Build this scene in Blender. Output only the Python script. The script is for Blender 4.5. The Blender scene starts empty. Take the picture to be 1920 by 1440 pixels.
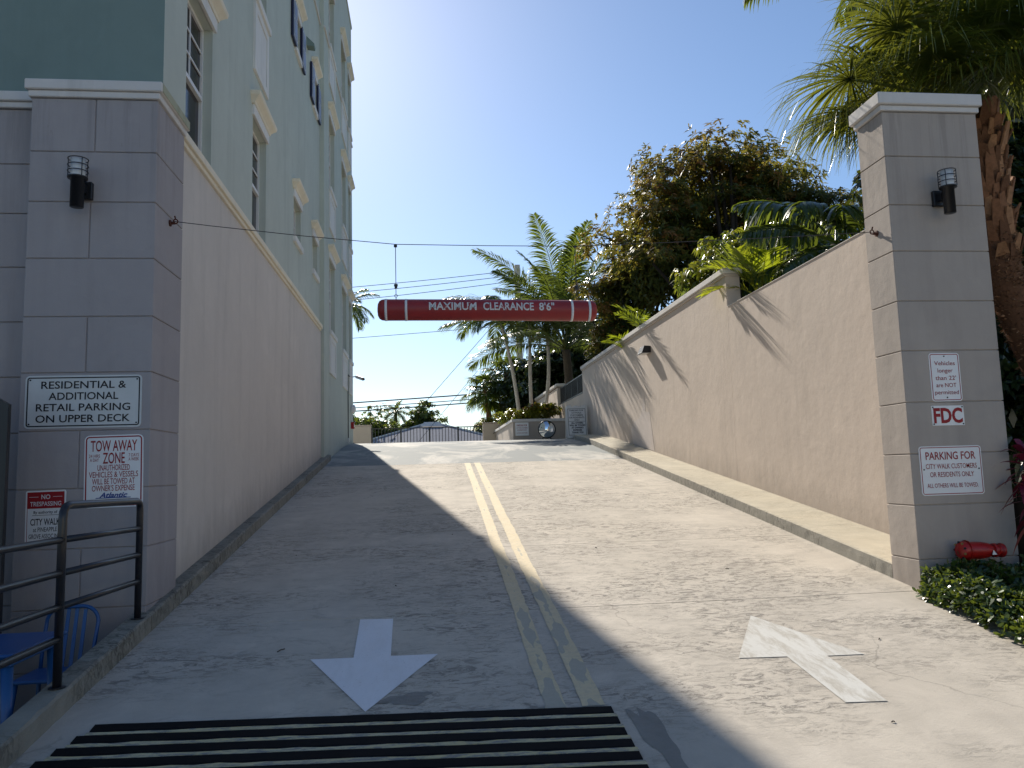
import bpy, math, random
import numpy as np
from mathutils import Vector, Matrix
random.seed(7); rng = np.random.default_rng(11)
R = math.radians
scene = bpy.context.scene
COL = scene.collection

# ------------------------------------------------------------------ camera
def nrm(v):
    v = np.asarray(v, float); return v/np.linalg.norm(v)
FPX = 1460.0
_fy = nrm([800-960, -(888-720), FPX]); _up = np.array([-0.0158, 1, 0.0]); _up = nrm(_up-_fy*_up.dot(_fy)); _fx = np.cross(_up, _fy)
if _fx[0] < 0: _fx = -_fx
MW = np.array([_fx, _fy, _up])
cam_d = bpy.data.cameras.new('camera'); cam = bpy.data.objects.new('camera', cam_d); COL.objects.link(cam)
m3 = Matrix(((MW[0][0], MW[0][1], -MW[0][2]), (MW[1][0], MW[1][1], -MW[1][2]), (MW[2][0], MW[2][1], -MW[2][2])))
cam.matrix_world = m3.to_4x4()
cam_d.sensor_fit = 'HORIZONTAL'; cam_d.sensor_width = 36; cam_d.lens = FPX/1920*36
cam_d.clip_end = 2000; cam_d.clip_start = 0.05
scene.camera = cam

# ------------------------------------------------------------------ sky, sun, exposure
SUN = nrm([-0.158, 0.818, 0.55]); SUN_EL = math.asin(SUN[2]); SUN_AZ = math.atan2(SUN[0], SUN[1])
world = bpy.data.worlds.new('World'); scene.world = world; world.use_nodes = True
nt = world.node_tree; nt.nodes.clear()
sky = nt.nodes.new('ShaderNodeTexSky'); sky.sky_type = 'NISHITA'; sky.sun_disc = False
sky.sun_elevation = SUN_EL; sky.sun_rotation = SUN_AZ; sky.air_density = 1.0; sky.dust_density = 0.3; sky.ozone_density = 4.0
bg = nt.nodes.new('ShaderNodeBackground'); bg.inputs['Strength'].default_value = 0.076
wo = nt.nodes.new('ShaderNodeOutputWorld')
nt.links.new(sky.outputs[0], bg.inputs[0]); nt.links.new(bg.outputs[0], wo.inputs[0])
sd = bpy.data.lights.new('sun', 'SUN'); sd.energy = 4.4; sd.angle = R(0.55); sd.color = (1.0, 0.93, 0.82)
so = bpy.data.objects.new('sun', sd); COL.objects.link(so)
so.rotation_euler = Vector(tuple(SUN)).to_track_quat('Z', 'Y').to_euler(); so.location = (0, 0, 40)
vs = scene.view_settings; vs.view_transform = 'Standard'; vs.look = 'None'; vs.exposure = 0.83; vs.gamma = 1; vs.use_curve_mapping = False
scene.cycles.max_bounces = 8

# ------------------------------------------------------------------ ramp profile (z along Y)
G = .1314
def zr(y):
    if y < 3.42: return -1.60
    if y <= 20: return -2.05+G*y
    if y < 27:
        u = y-20; return .578+G*u-G*u*u/14
    return .578+G*7/2
DECK = zr(27.1)

# ------------------------------------------------------------------ materials
class NT:
    def __init__(s, name):
        s.m = bpy.data.materials.new(name); s.m.use_nodes = True; s.t = s.m.node_tree; s.b = s.t.nodes['Principled BSDF']
        s.out = s.t.nodes['Material Output']; s.pos = None
    def n(s, typ, **kw):
        x = s.t.nodes.new(typ)
        for k, v in kw.items(): setattr(x, k, v)
        return x
    def l(s, a, b): s.t.links.new(a, b)
    def P(s, sc=(1, 1, 1), rot=(0, 0, 0)):
        g = s.n('ShaderNodeNewGeometry'); mp = s.n('ShaderNodeMapping'); mp.inputs['Scale'].default_value = sc; mp.inputs['Rotation'].default_value = rot
        s.l(g.outputs['Position'], mp.inputs[0]); return mp.outputs[0]
    def noise(s, vec, scale, detail=5, rough=.6, dist=0):
        x = s.n('ShaderNodeTexNoise'); x.inputs['Scale'].default_value = scale; x.inputs['Detail'].default_value = detail
        x.inputs['Roughness'].default_value = rough; x.inputs['Distortion'].default_value = dist; s.l(vec, x.inputs['Vector']); return x.outputs['Fac']
    def ramp(s, f, a, b, ca=(0, 0, 0, 1), cb=(1, 1, 1, 1)):
        x = s.n('ShaderNodeValToRGB'); e = x.color_ramp.elements; e[0].position = a; e[1].position = b; e[0].color = ca; e[1].color = cb
        s.l(f, x.inputs[0]); return x.outputs[0]
    def mix(s, f, a, b, typ='MIX'):
        x = s.n('ShaderNodeMix', data_type='RGBA', blend_type=typ)
        if isinstance(f, (int, float)): x.inputs[0].default_value = f
        else: s.l(f, x.inputs[0])
        for i, v in ((6, a), (7, b)):
            if isinstance(v, tuple): x.inputs[i].default_value = (*v[:3], 1)
            else: s.l(v, x.inputs[i])
        return x.outputs[2]
    def math(s, op, a, b=None):
        x = s.n('ShaderNodeMath', operation=op)
        for i, v in ((0, a), (1, b)):
            if v is None: continue
            if isinstance(v, (int, float)): x.inputs[i].default_value = v
            else: s.l(v, x.inputs[i])
        return x.outputs[0]
    def bump(s, h, strength=.3, dist=.01):
        x = s.n('ShaderNodeBump'); x.inputs['Strength'].default_value = strength; x.inputs['Distance'].default_value = dist
        s.l(h, x.inputs['Height']); s.l(x.outputs[0], s.b.inputs['Normal']); return x
    def base(s, c, rough=.8, spec=.3, metal=0):
        if isinstance(c, tuple): s.b.inputs['Base Color'].default_value = (*c[:3], 1)
        else: s.l(c, s.b.inputs['Base Color'])
        s.b.inputs['Roughness'].default_value = rough; s.b.inputs['Specular IOR Level'].default_value = spec; s.b.inputs['Metallic'].default_value = metal
        return s.m

def plain(name, c, rough=.5, spec=.4, metal=0, var=.12, sc=6):
    k = NT(name); n = k.noise(k.P(), sc)
    a = tuple(x*(1-var) for x in c); b = tuple(min(1, x*(1+var)) for x in c)
    return k.base(k.mix(n, a, b), rough, spec, metal)

def stucco(name, c, streak=.25, var=.10, bumps=.35, stain=(.10, .095, .085), stain_amt=.35, fine=140, base_dirt=0., cap_dirt=0.):
    k = NT(name)
    big = k.noise(k.P(), .9, 4); mid = k.noise(k.P((1, 1, 1)), 6, 6, .65); fn = k.noise(k.P(), fine, 3, .6)
    st = k.noise(k.P((2.6, 2.6, .3)), 1.0, 7, .68)
    a = tuple(x*(1-var) for x in c); b = tuple(min(1, x*(1+var)) for x in c)
    col = k.mix(big, a, b)
    col = k.mix(k.math('MULTIPLY', k.ramp(mid, .35, .75), .22), col, tuple(x*.8 for x in c))
    col = k.mix(k.math('MULTIPLY', k.ramp(st, .52, .80), stain_amt), col, stain)
    s2 = k.noise(k.P((1.9, 1.9, .10)), 1.3, 5, .6)
    col = k.mix(k.math('MULTIPLY', k.ramp(s2, .56, .70), .20), col, tuple(x*.62 for x in c))
    pt = k.noise(k.P((.8, .8, .8)), 1.4, 3, .5, .6)
    col = k.mix(k.math('MULTIPLY', k.ramp(pt, .58, .60), .10), col, tuple(min(1, x*1.25) for x in c))
    sp = k.noise(k.P((1, 1, .5)), 17, 4, .8)
    col = k.mix(k.math('MULTIPLY', k.ramp(sp, .66, .74), .35*streak*2), col, stain)
    if base_dirt or cap_dirt:
        sx_ = k.n('ShaderNodeSeparateXYZ'); k.l(k.P(), sx_.inputs[0]); dn = k.noise(k.P((3, 3, .8)), 1.6, 7, .72)
        if base_dirt:                                      # dirt splashed up from the sloping pavement
            hh = k.math('SUBTRACT', k.math('ADD', sx_.outputs[2], 2.05), k.math('MULTIPLY', sx_.outputs[1], .1314))
            f = k.ramp(k.math('ADD', k.math('MULTIPLY', hh, .8), k.math('MULTIPLY', dn, .8)), .45, .85, (1, 1, 1, 1), (0, 0, 0, 1))
            col = k.mix(k.math('MULTIPLY', f, base_dirt), col, tuple(x*.5 for x in c))
        if cap_dirt:                                       # rain streaks washed down from the cap
            f = k.math('MULTIPLY', k.ramp(k.math('MULTIPLY', sx_.outputs[2], .3), .55, 1.0), k.ramp(k.noise(k.P((9, 9, .5)), 1.0, 6, .7), .50, .62))
            col = k.mix(k.math('MULTIPLY', f, cap_dirt), col, tuple(x*.45 for x in c))
            lt = k.ramp(k.noise(k.P((2.2, 2.2, .35)), 1.1, 3, .5), .60, .72); col = k.mix(k.math('MULTIPLY', lt, .3), col, tuple(min(1, x*1.35) for x in c))
    h = k.math('ADD', k.math('MULTIPLY', fn, .5), k.math('ADD', k.math('MULTIPLY', mid, 2.2), k.math('MULTIPLY', big, 6.)))
    k.bump(h, bumps, .006)
    return k.base(col, .88, .2)

def concrete(name, c, dark, patch=.5, bumps=.4, sx=1.0, warm=None, cracks=True):
    k = NT(name); p = k.P()
    big = k.noise(p, .55, 5, .6, .3); mid = k.noise(p, 3.2, 7, .7, .4); fn = k.noise(p, 60, 6, .75); gr = k.noise(p, 230, 2, .6)
    a = tuple(x*.86 for x in c); b = tuple(x*1.12 for x in c)
    col = k.mix(k.ramp(mid, .3, .7), a, b)
    if warm: col = k.mix(k.math('MULTIPLY', k.ramp(big, .35, .7), .6), col, warm)
    # rough worn flakes, grouped in patches drawn out across the lane
    fl = k.noise(k.P((1.0, 2.2, 1)), 7.5*sx, 10, .80, 1.1); grp = k.noise(k.P((.6, 1.0, 1)), .9, 5, .62)
    w = k.math('MULTIPLY', k.ramp(fl, .495, .575), k.ramp(grp, .40, .57))
    col = k.mix(k.math('MULTIPLY', w, patch), col, dark)
    fl2 = k.noise(k.P((1, 1.5, 1)), 34, 6, .75, .5)
    col = k.mix(k.math('MULTIPLY', k.math('MULTIPLY', k.ramp(fl2, .55, .64), k.ramp(grp, .38, .62)), patch*.55), col, dark)
    sp = k.noise(p, 48, 3, .9)
    col = k.mix(k.math('MULTIPLY', k.ramp(sp, .67, .72), .55), col, tuple(x*.5 for x in dark))
    st = k.noise(p, 1.7, 6, .75, .6)
    col = k.mix(k.math('MULTIPLY', k.ramp(st, .58, .66), .26), col, dark)
    cl_ = k.noise(k.P((1, 1.7, 1)), 1.1, 8, .72, 1.2)
    col = k.mix(k.math('MULTIPLY', k.ramp(cl_, .42, .62), .28), col, tuple(x*.62 for x in c))
    if cracks:
        vo = k.n('ShaderNodeTexVoronoi', feature='DISTANCE_TO_EDGE'); vo.inputs['Scale'].default_value = .33
        wv = k.n('ShaderNodeVectorMath', operation='ADD'); nz = k.n('ShaderNodeTexNoise'); nz.inputs['Scale'].default_value = 2.2; nz.inputs['Detail'].default_value = 6; k.l(p, nz.inputs['Vector'])
        sc_n = k.n('ShaderNodeVectorMath', operation='SCALE'); sc_n.inputs['Scale'].default_value = .5; k.l(nz.outputs['Color'], sc_n.inputs[0]); k.l(p, wv.inputs[0]); k.l(sc_n.outputs[0], wv.inputs[1]); k.l(wv.outputs[0], vo.inputs['Vector'])
        ck = k.math('MULTIPLY', k.ramp(vo.outputs['Distance'], .0015, .0035, (1, 1, 1, 1), (0, 0, 0, 1)), k.ramp(k.noise(p, .5), .50, .58))
        col = k.mix(k.math('MULTIPLY', ck, .55), col, dark)
        # broad dirty bands where tyres run along the lane
        tr = k.noise(k.P((1.5, .12, .3)), 1.3, 4, .6)
        col = k.mix(k.math('MULTIPLY', k.ramp(tr, .45, .7), .35), col, tuple(x*.66 for x in c))
    col = k.mix(k.math('MULTIPLY', k.ramp(gr, .35, .75), .18), col, tuple(x*.55 for x in c))
    h = k.math('ADD', k.math('MULTIPLY', fn, 1.3), k.math('MULTIPLY', gr, .5)); h = k.math('SUBTRACT', h, k.math('MULTIPLY', w, 1.0))
    k.bump(h, bumps, .006)
    return k.base(col, .9, .2)

M = {}
M['ramp'] = concrete('ramp_concrete', (.55, .495, .42), (.15, .137, .12), patch=.88, warm=(.57, .51, .42))
M['band'] = concrete('crest_coating', (.25, .26, .255), (.19, .19, .18), patch=.3, bumps=.2)
def _band():
    k = NT('worn_crest_coating'); p = k.P((1, .55, 1))
    n = k.noise(p, .8, 7, .68, .8); n2 = k.noise(k.P((1, 4, 1)), 3, 6, .7); g = k.noise(k.P((2, 14, 1)), 2.5, 4, .6)
    c = k.mix(n2, (.17, .185, .185), (.25, .265, .26))
    c = k.mix(k.ramp(n, .47, .62), c, k.mix(n2, (.36, .345, .32), (.56, .53, .47)))
    c = k.mix(k.math('MULTIPLY', k.ramp(g, .55, .75), .3), c, (.2, .2, .19))
    k.bump(k.noise(k.P(), 60), .25, .004); return k.base(c, .85, .25)
M['band'] = _band()
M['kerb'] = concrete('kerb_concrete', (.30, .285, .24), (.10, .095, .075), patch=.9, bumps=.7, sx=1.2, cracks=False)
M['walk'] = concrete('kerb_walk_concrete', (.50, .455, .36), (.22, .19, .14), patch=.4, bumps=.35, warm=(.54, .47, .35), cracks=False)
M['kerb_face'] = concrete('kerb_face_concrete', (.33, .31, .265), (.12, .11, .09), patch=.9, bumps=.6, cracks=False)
M['joint'] = plain('joint_filler', (.06, .055, .05), .95, .1)
M['street'] = concrete('street_concrete', (.32, .31, .29), (.16, .15, .14), patch=.5)
M['patio'] = concrete('patio_paving', (.20, .195, .19), (.10, .1, .1), patch=.4)
M['earth'] = concrete('bare_ground', (.16, .15, .11), (.08, .08, .05), patch=.5)
M['soil'] = plain('soil', (.05, .038, .028), .95, .1, var=.4, sc=30)
M['taupe'] = stucco('taupe_stucco', (.56, .475, .405), stain_amt=.16, base_dirt=.45)
M['taupe_left'] = stucco('taupe_stucco_left', (.62, .565, .51), stain_amt=.18, base_dirt=.5)
M['block_left'] = stucco('grey_stucco_blocks', (.37, .34, .34), stain_amt=.18, bumps=.35, base_dirt=.35, cap_dirt=.32)
M['block_right'] = stucco('beige_stucco_blocks', (.42, .365, .32), stain_amt=.16, bumps=.35, base_dirt=.35, cap_dirt=.36)
M['patch'] = stucco('fresh_stucco_patch', (.56, .49, .445), stain_amt=.05)
M['cap'] = stucco('white_cap_stucco', (.66, .63, .60), stain_amt=.35, stain=(.2, .19, .165))
M['trim'] = stucco('cream_trim_stucco', (.80, .73, .59), stain_amt=.25, stain=(.25, .22, .16))
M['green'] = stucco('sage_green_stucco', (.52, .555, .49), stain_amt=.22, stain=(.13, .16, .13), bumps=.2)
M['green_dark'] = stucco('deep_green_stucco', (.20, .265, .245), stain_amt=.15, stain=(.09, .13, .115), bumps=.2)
M['white'] = plain('white_paint', (.74, .73, .71), .5, .4, var=.05)
M['panelw'] = stucco('white_panel_paint', (.74, .73, .70), stain_amt=.3, bumps=.1)
M['glass'] = plain('dark_window_glass', (.006, .007, .013), .12, .25, var=.3)
M['navy'] = plain('navy_paint', (.012, .014, .05), .35, .5)
M['black'] = plain('black_metal', (.012, .012, .014), .38, .5)
M['black_satin'] = plain('black_painted_pipe', (.016, .016, .02), .33, .5, sc=25, var=.4)
M['rubber'] = plain('black_rubber', (.006, .006, .007), .8, .12, sc=20, var=.35)
M['rust'] = plain('rusty_bolt', (.09, .03, .02), .8, .3, sc=60, var=.6)
M['wire'] = plain('cable', (.05, .045, .045), .6, .4)
M['dark_wire'] = plain('utility_cable', (.02, .02, .022), .6, .3)
M['blue'] = plain('blue_powder_coat', (.012, .075, .235), .38, .45, var=.15)
M['hydrant'] = plain('red_enamel', (.38, .012, .01), .35, .5, var=.25, sc=20)
M['brass'] = plain('dull_brass', (.35, .25, .1), .5, .5, .6)
M['alarm_red'] = plain('alarm_red', (.35, .01, .01), .5, .4)
M['letter_red'] = plain('sign_red_print', (.30, .012, .018), .5, .3)
M['letter_black'] = plain('sign_black_print', (.012, .012, .016), .5, .3)
M['letter_blue'] = plain('sign_blue_print', (.04, .07, .25), .5, .3)
M['letter_white'] = plain('sign_white_print', (.72, .72, .72), .5, .3)
M['sign_white'] = plain('sign_white_sheet', (.78, .78, .78), .35, .45, var=.05, sc=9)
M['sign_grey'] = plain('sign_grey_sheet', (.58, .59, .58), .35, .45, var=.14, sc=5)
M['sign_red'] = plain('sign_red_sheet', (.33, .015, .02), .4, .4, var=.05)
M['lamp_glass'] = plain('frosted_lamp_glass', (.62, .62, .60), .3, .5, var=.05)
M['mirror'] = plain('mirror_glass', (.85, .87, .88), .02, .5, 1.0, var=.0)
M['cream_wall'] = stucco('cream_render', (.70, .62, .45), stain_amt=.1)
M['moss'] = stucco('mossy_cap', (.42, .42, .30), stain=(.06, .075, .03), stain_amt=.95)
M['roof'] = None
def _roof():
    k = NT('grey_shingles'); p = k.P()
    br = k.n('ShaderNodeTexBrick'); k.l(k.P((1, 1, 2.0)), br.inputs['Vector']); br.inputs['Scale'].default_value = 3.0
    br.inputs['Color1'].default_value = (.20, .21, .25, 1); br.inputs['Color2'].default_value = (.27, .28, .32, 1); br.inputs['Mortar'].default_value = (.12, .12, .14, 1)
    c = k.mix(.5, br.outputs[0], k.mix(k.noise(p, 5), (.18, .19, .23), (.30, .31, .35))); return k.base(c, .9, .2)
M['roof'] = _roof()
def _tubered():
    k = NT('faded_red_tube'); n = k.noise(k.P((1, 1, 1)), 5, 6, .7); n2 = k.noise(k.P((.6, 1, 8)), 3)
    c = k.mix(k.ramp(n, .35, .7), (.34, .022, .022), (.25, .022, .024)); c = k.mix(k.math('MULTIPLY', n2, .35), c, (.22, .06, .06))
    return k.base(c, .45, .4)
M['tube_red'] = _tubered()
def _worntext():
    k = NT('worn_white_lettering'); n = k.noise(k.P((1.6, 1, 1)), 22, 5, .7); n2 = k.noise(k.P(), 5, 3)
    w = k.ramp(k.math('ADD', k.math('MULTIPLY', n, .7), k.math('MULTIPLY', n2, .3)), .56, .60)
    return k.base(k.mix(w, (.62, .60, .58), (.37, .035, .035)), .55, .3)
M['worn_text'] = _worntext()
def _yellow():
    k = NT('worn_yellow_paint'); p = k.P()
    uv = k.n('ShaderNodeUVMap'); sp = k.n('ShaderNodeSeparateXYZ'); k.l(uv.outputs[0], sp.inputs[0])
    u, v = sp.outputs[0], sp.outputs[1]
    edge = k.math('SUBTRACT', .5, k.math('ABSOLUTE', k.math('SUBTRACT', u, .5)))        # 0 at the edge, .5 mid
    blob = k.noise(k.P((5.5, 2.6, 1)), 1.0, 2, .45, .2)
    near = k.math('SUBTRACT', 1.0, k.math('MULTIPLY', k.math('SUBTRACT', v, 6.0), .45)); near.node.use_clamp = True
    near = k.math('MAXIMUM', near, 0.0)
    val = k.math('ADD', blob, k.math('MULTIPLY', edge, .42)); val = k.math('ADD', val, k.math('MULTIPLY', near, .19)); val = k.math('SUBTRACT', val, .07)
    wear = k.ramp(val, .735, .755); ring = k.ramp(val, .70, .73)
    fine = k.noise(p, 26, 8, .78); sm = k.noise(p, 5, 5, .7)
    c = k.mix(sm, (.56, .45, .27), (.68, .58, .40))
    c = k.mix(k.math('MULTIPLY', k.ramp(fine, .48, .60), .6), c, (.47, .41, .31))
    c = k.mix(k.math('MULTIPLY', ring, .4), c, (.62, .54, .34))
    wc = k.mix(k.noise(p, 30, 5, .7), (.36, .33, .265), (.47, .43, .35))
    c = k.mix(wear, c, wc)
    k.bump(k.math('SUBTRACT', fine, wear), .3, .004); return k.base(c, .8, .25)
M['yellow'] = _yellow()
def _bump_yellow():
    k = NT('worn_yellow_strip'); n = k.noise(k.P((1, 4, 1)), 9, 8, .8); b = k.noise(k.P(), 2.2, 4)
    c = k.mix(b, (.52, .42, .17), (.56, .51, .38)); c = k.mix(k.ramp(n, .47, .56), c, (.25, .24, .215)); return k.base(c, .85, .2)
M['bump_yellow'] = _bump_yellow()
def _white_mark(name, c, wear, seed):
    k = NT(name); n = k.noise(k.P((3, .8, 1), (0, 0, seed)), 3.0, 9, .78, .3); f = k.noise(k.P(), 45, 6, .8)
    c1 = k.mix(k.noise(k.P((2, .6, 1)), 4), tuple(x*.88 for x in c), c)
    c1 = k.mix(k.math('MULTIPLY', k.ramp(n, .46, .60), wear), c1, (.42, .39, .335))
    c1 = k.mix(k.math('MULTIPLY', k.ramp(f, .60, .66), .5), c1, (.32, .30, .27)); k.bump(f, .25, .004)
    return k.base(c1, .8, .25)
M['arrow_fresh'] = _white_mark('white_road_paint', (.80, .79, .80), .10, 0)
M['arrow_worn'] = _white_mark('worn_white_road_paint', (.60, .585, .54), 1.0, .4)
def leafmat(name, cols, rough=.38, trans=.35, spec=.5, tcol=None):
    """cols: list of (pos, rgb) over the per-leaf age attribute 'tint'."""
    k = NT(name); at = k.n('ShaderNodeAttribute', attribute_name='tint'); cr = k.n('ShaderNodeValToRGB'); e = cr.color_ramp.elements
    e[0].position = cols[0][0]; e[0].color = (*cols[0][1], 1); e[1].position = cols[-1][0]; e[1].color = (*cols[-1][1], 1)
    for p_, c_ in cols[1:-1]:
        q = e.new(p_); q.color = (*c_, 1)
    k.l(at.outputs['Fac'], cr.inputs[0]); n = k.noise(k.P(), 9, 3)
    c = k.mix(k.math('MULTIPLY', n, .5), cr.outputs[0], tuple(x*.6 for x in cols[0][1]))
    k.base(c, rough, spec)
    tr = k.n('ShaderNodeBsdfTranslucent'); mul = k.mix(.65, c, tcol or (.30, .36, .03)); k.l(mul, tr.inputs[0])
    mx = k.n('ShaderNodeMixShader'); mx.inputs[0].default_value = trans; k.l(k.b.outputs[0], mx.inputs[1]); k.l(tr.outputs[0], mx.inputs[2]); k.l(mx.outputs[0], k.out.inputs[0])
    return k.m
M['leaf_mango'] = leafmat('mango_leaves', [(0, (.030, .060, .014)), (.5, (.065, .095, .020)), (.78, (.19, .145, .032)), (1, (.36, .13, .05))], .5, .34, .35, tcol=(.42, .36, .05))
M['leaf_yellow'] = leafmat('yellow_green_leaves', [(0, (.03, .075, .015)), (.6, (.08, .13, .02)), (1, (.50, .42, .03))], .3, .35, .6)
M['leaf_ficus'] = leafmat('dark_ficus_leaves', [(0, (.010, .024, .010)), (1, (.03, .055, .016))], .3, .12, .5)
M['leaf_bush'] = leafmat('background_leaves', [(0, (.03, .065, .015)), (.7, (.08, .12, .025)), (1, (.2, .2, .03))], .45, .35)
M['leaf_palm'] = leafmat('palm_leaflets', [(0, (.022, .055, .014)), (.7, (.055, .10, .02)), (1, (.24, .22, .06))], .30, .32, .6)
M['leaf_fan'] = leafmat('fan_palm_blades', [(0, (.024, .055, .013)), (.7, (.085, .13, .022)), (1, (.32, .28, .10))], .25, .33, .8, tcol=(.36, .36, .03))
M['leaf_areca'] = leafmat('areca_leaflets', [(0, (.05, .10, .012)), (.6, (.14, .22, .02)), (1, (.40, .36, .04))], .3, .5, .6, tcol=(.5, .55, .02))
M['leaf_glossy'] = leafmat('glossy_dark_fronds', [(0, (.02, .05, .014)), (1, (.06, .12, .025))], .26, .34, .8)
M['leaf_hedge'] = leafmat('hedge_leaves', [(0, (.018, .045, .012)), (.8, (.05, .10, .022)), (1, (.10, .16, .03))], .30, .25, .6)
M['leaf_croton'] = leafmat('croton_leaves', [(0, (.04, .08, .015)), (.5, (.35, .28, .03)), (.8, (.5, .25, .03)), (1, (.45, .05, .05))], .35, .35)
M['leaf_red'] = leafmat('burgundy_leaves', [(0, (.06, .008, .02)), (.8, (.20, .014, .05)), (1, (.5, .14, .05))], .3, .3, .5, tcol=(.5, .03, .05))
M['bark'] = plain('grey_brown_bark', (.09, .07, .052), .9, .15, var=.5, sc=14)
M['bark_dark'] = plain('dark_bark', (.045, .037, .03), .9, .15, var=.5, sc=14)
M['bark_pale'] = plain('pale_palm_bark', (.48, .44, .39), .85, .15, var=.25, sc=10)
M['bark_red'] = plain('red_brown_leaf_bases', (.24, .115, .06), .85, .2, var=.6, sc=26)
M['bark_red2'] = plain('orange_brown_leaf_bases', (.33, .17, .085), .8, .25, var=.7, sc=18)
M['bark_fibre'] = plain('brown_fibre', (.15, .075, .042), .95, .1, var=.6, sc=40)

# ------------------------------------------------------------------ object helpers
def tag(o, label=None, cat=None, group=None, kind=None):
    if label: o['label'] = label
    if cat: o['category'] = cat
    if group: o['group'] = group
    if kind: o['kind'] = kind
    return o
def link(name, me, parent=None, local=False):
    o = bpy.data.objects.new(name, me); COL.objects.link(o)
    if parent is not None:
        o.parent = parent
        if not local and parent.type == 'EMPTY': o.matrix_parent_inverse = parent.matrix_basis.inverted()
    return o
def thing(name, loc, label, cat, group=None, rz=0):
    o = bpy.data.objects.new(name, None); COL.objects.link(o); o.empty_display_size = .1
    o.location = loc; o.rotation_euler = (0, 0, rz)
    o.matrix_basis = Matrix.Translation(Vector(loc)) @ Matrix.Rotation(rz, 4, 'Z')
    return tag(o, label, cat, group)
def copy_tree(o, parent=None):
    c = o.copy(); COL.objects.link(c)
    if parent: c.parent = parent
    for ch in list(o.children): copy_tree(ch, c)
    return c

class B:
    def __init__(s): s.v = []; s.f = []; s.uv = None
    def add(s, vs, fs):
        k = len(s.v); s.v += [tuple(map(float, p)) for p in vs]; s.f += [tuple(i+k for i in f) for f in fs]; return s
    def box(s, x0, x1, y0, y1, z0, z1):
        return s.add([(x0, y0, z0), (x1, y0, z0), (x1, y1, z0), (x0, y1, z0), (x0, y0, z1), (x1, y0, z1), (x1, y1, z1), (x0, y1, z1)],
                     [(0, 3, 2, 1), (4, 5, 6, 7), (0, 1, 5, 4), (1, 2, 6, 5), (2, 3, 7, 6), (3, 0, 4, 7)])
    def cbox(s, x0, x1, y0, y1, z0, z1, c=.006):
        X, Y, Z = (x0, x1), (y0, y1), (z0, z1); V = {}; vs = []
        for i in (0, 1):
            for j in (0, 1):
                for k in (0, 1):
                    sx, sy, sz = (c if i == 0 else -c), (c if j == 0 else -c), (c if k == 0 else -c)
                    for a in range(3):
                        p = [X[i]+sx, Y[j]+sy, Z[k]+sz]; p[a] = (X[i], Y[j], Z[k])[a]
                        V[(i, j, k, a)] = len(vs); vs.append(tuple(p))
        f = []
        f += [(V[i, 0, 0, 0], V[i, 1, 0, 0], V[i, 1, 1, 0], V[i, 0, 1, 0]) for i in (0, 1)]
        f += [(V[0, j, 0, 1], V[1, j, 0, 1], V[1, j, 1, 1], V[0, j, 1, 1]) for j in (0, 1)]
        f += [(V[0, 0, k, 2], V[1, 0, k, 2], V[1, 1, k, 2], V[0, 1, k, 2]) for k in (0, 1)]
        for a in range(3):
            b1, b2 = [q for q in range(3) if q != a]
            for p in (0, 1):
                for q in (0, 1):
                    def key(t, w):
                        k3 = [0, 0, 0]; k3[a] = t; k3[b1] = p; k3[b2] = q; return V[(*k3, w)]
                    f.append((key(0, b1), key(1, b1), key(1, b2), key(0, b2)))
        for i in (0, 1):
            for j in (0, 1):
                for k in (0, 1): f.append((V[i, j, k, 0], V[i, j, k, 1], V[i, j, k, 2]))
        return s.add(vs, f)
    def tube(s, pts, r, n=8, cap=True):
        pts = [Vector(p) for p in pts]; rr = r if isinstance(r, (list, tuple)) else [r]*len(pts)
        vs = []; fs = []; prev = None
        for i, p in enumerate(pts):
            t = (pts[min(i+1, len(pts)-1)]-pts[max(i-1, 0)]).normalized()
            if prev is None: u = t.orthogonal().normalized()
            else: u = (prev-t*prev.dot(t)).normalized()
            prev = u; w = t.cross(u)
            for k in range(n):
                a = 2*math.pi*k/n; vs.append(p+(u*math.cos(a)+w*math.sin(a))*rr[i])
        for i in range(len(pts)-1):
            for k in range(n): fs.append((i*n+k, i*n+(k+1) % n, (i+1)*n+(k+1) % n, (i+1)*n+k))
        if cap: fs.append(tuple(range(n))[::-1]); fs.append(tuple((len(pts)-1)*n+k for k in range(n)))
        return s.add(vs, fs)
    def lathe(s, prof, o, ax=(0, 0, 1), n=16):
        ax = Vector(ax).normalized(); u = ax.orthogonal().normalized(); w = ax.cross(u); o = Vector(o); vs = []; fs = []
        for h, r in prof:
            for k in range(n):
                a = 2*math.pi*k/n; vs.append(o+ax*h+(u*math.cos(a)+w*math.sin(a))*max(r, 1e-4))
        for i in range(len(prof)-1):
            for k in range(n): fs.append((i*n+k, i*n+(k+1) % n, (i+1)*n+(k+1) % n, (i+1)*n+k))
        return s.add(vs, fs)
    def build(s, name, mat, parent=None, smooth=False, local=False, kind=None):
        me = bpy.data.meshes.new(name); me.from_pydata(s.v, [], s.f); me.materials.append(mat)
        if s.uv is not None:
            l = me.uv_layers.new(name='UVMap'); idx = [v for f in s.f for v in f]
            l.data.foreach_set('uv', [c for i in idx for c in s.uv[i]])
        if smooth:
            me.shade_smooth()
        me.update(); o = link(name, me, parent, local)
        if kind: o['kind'] = kind
        return o
def fixn(o):
    import bmesh
    bm = bmesh.new(); bm.from_mesh(o.data); bmesh.ops.recalc_face_normals(bm, faces=bm.faces); bm.to_mesh(o.data); bm.free(); return o

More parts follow.
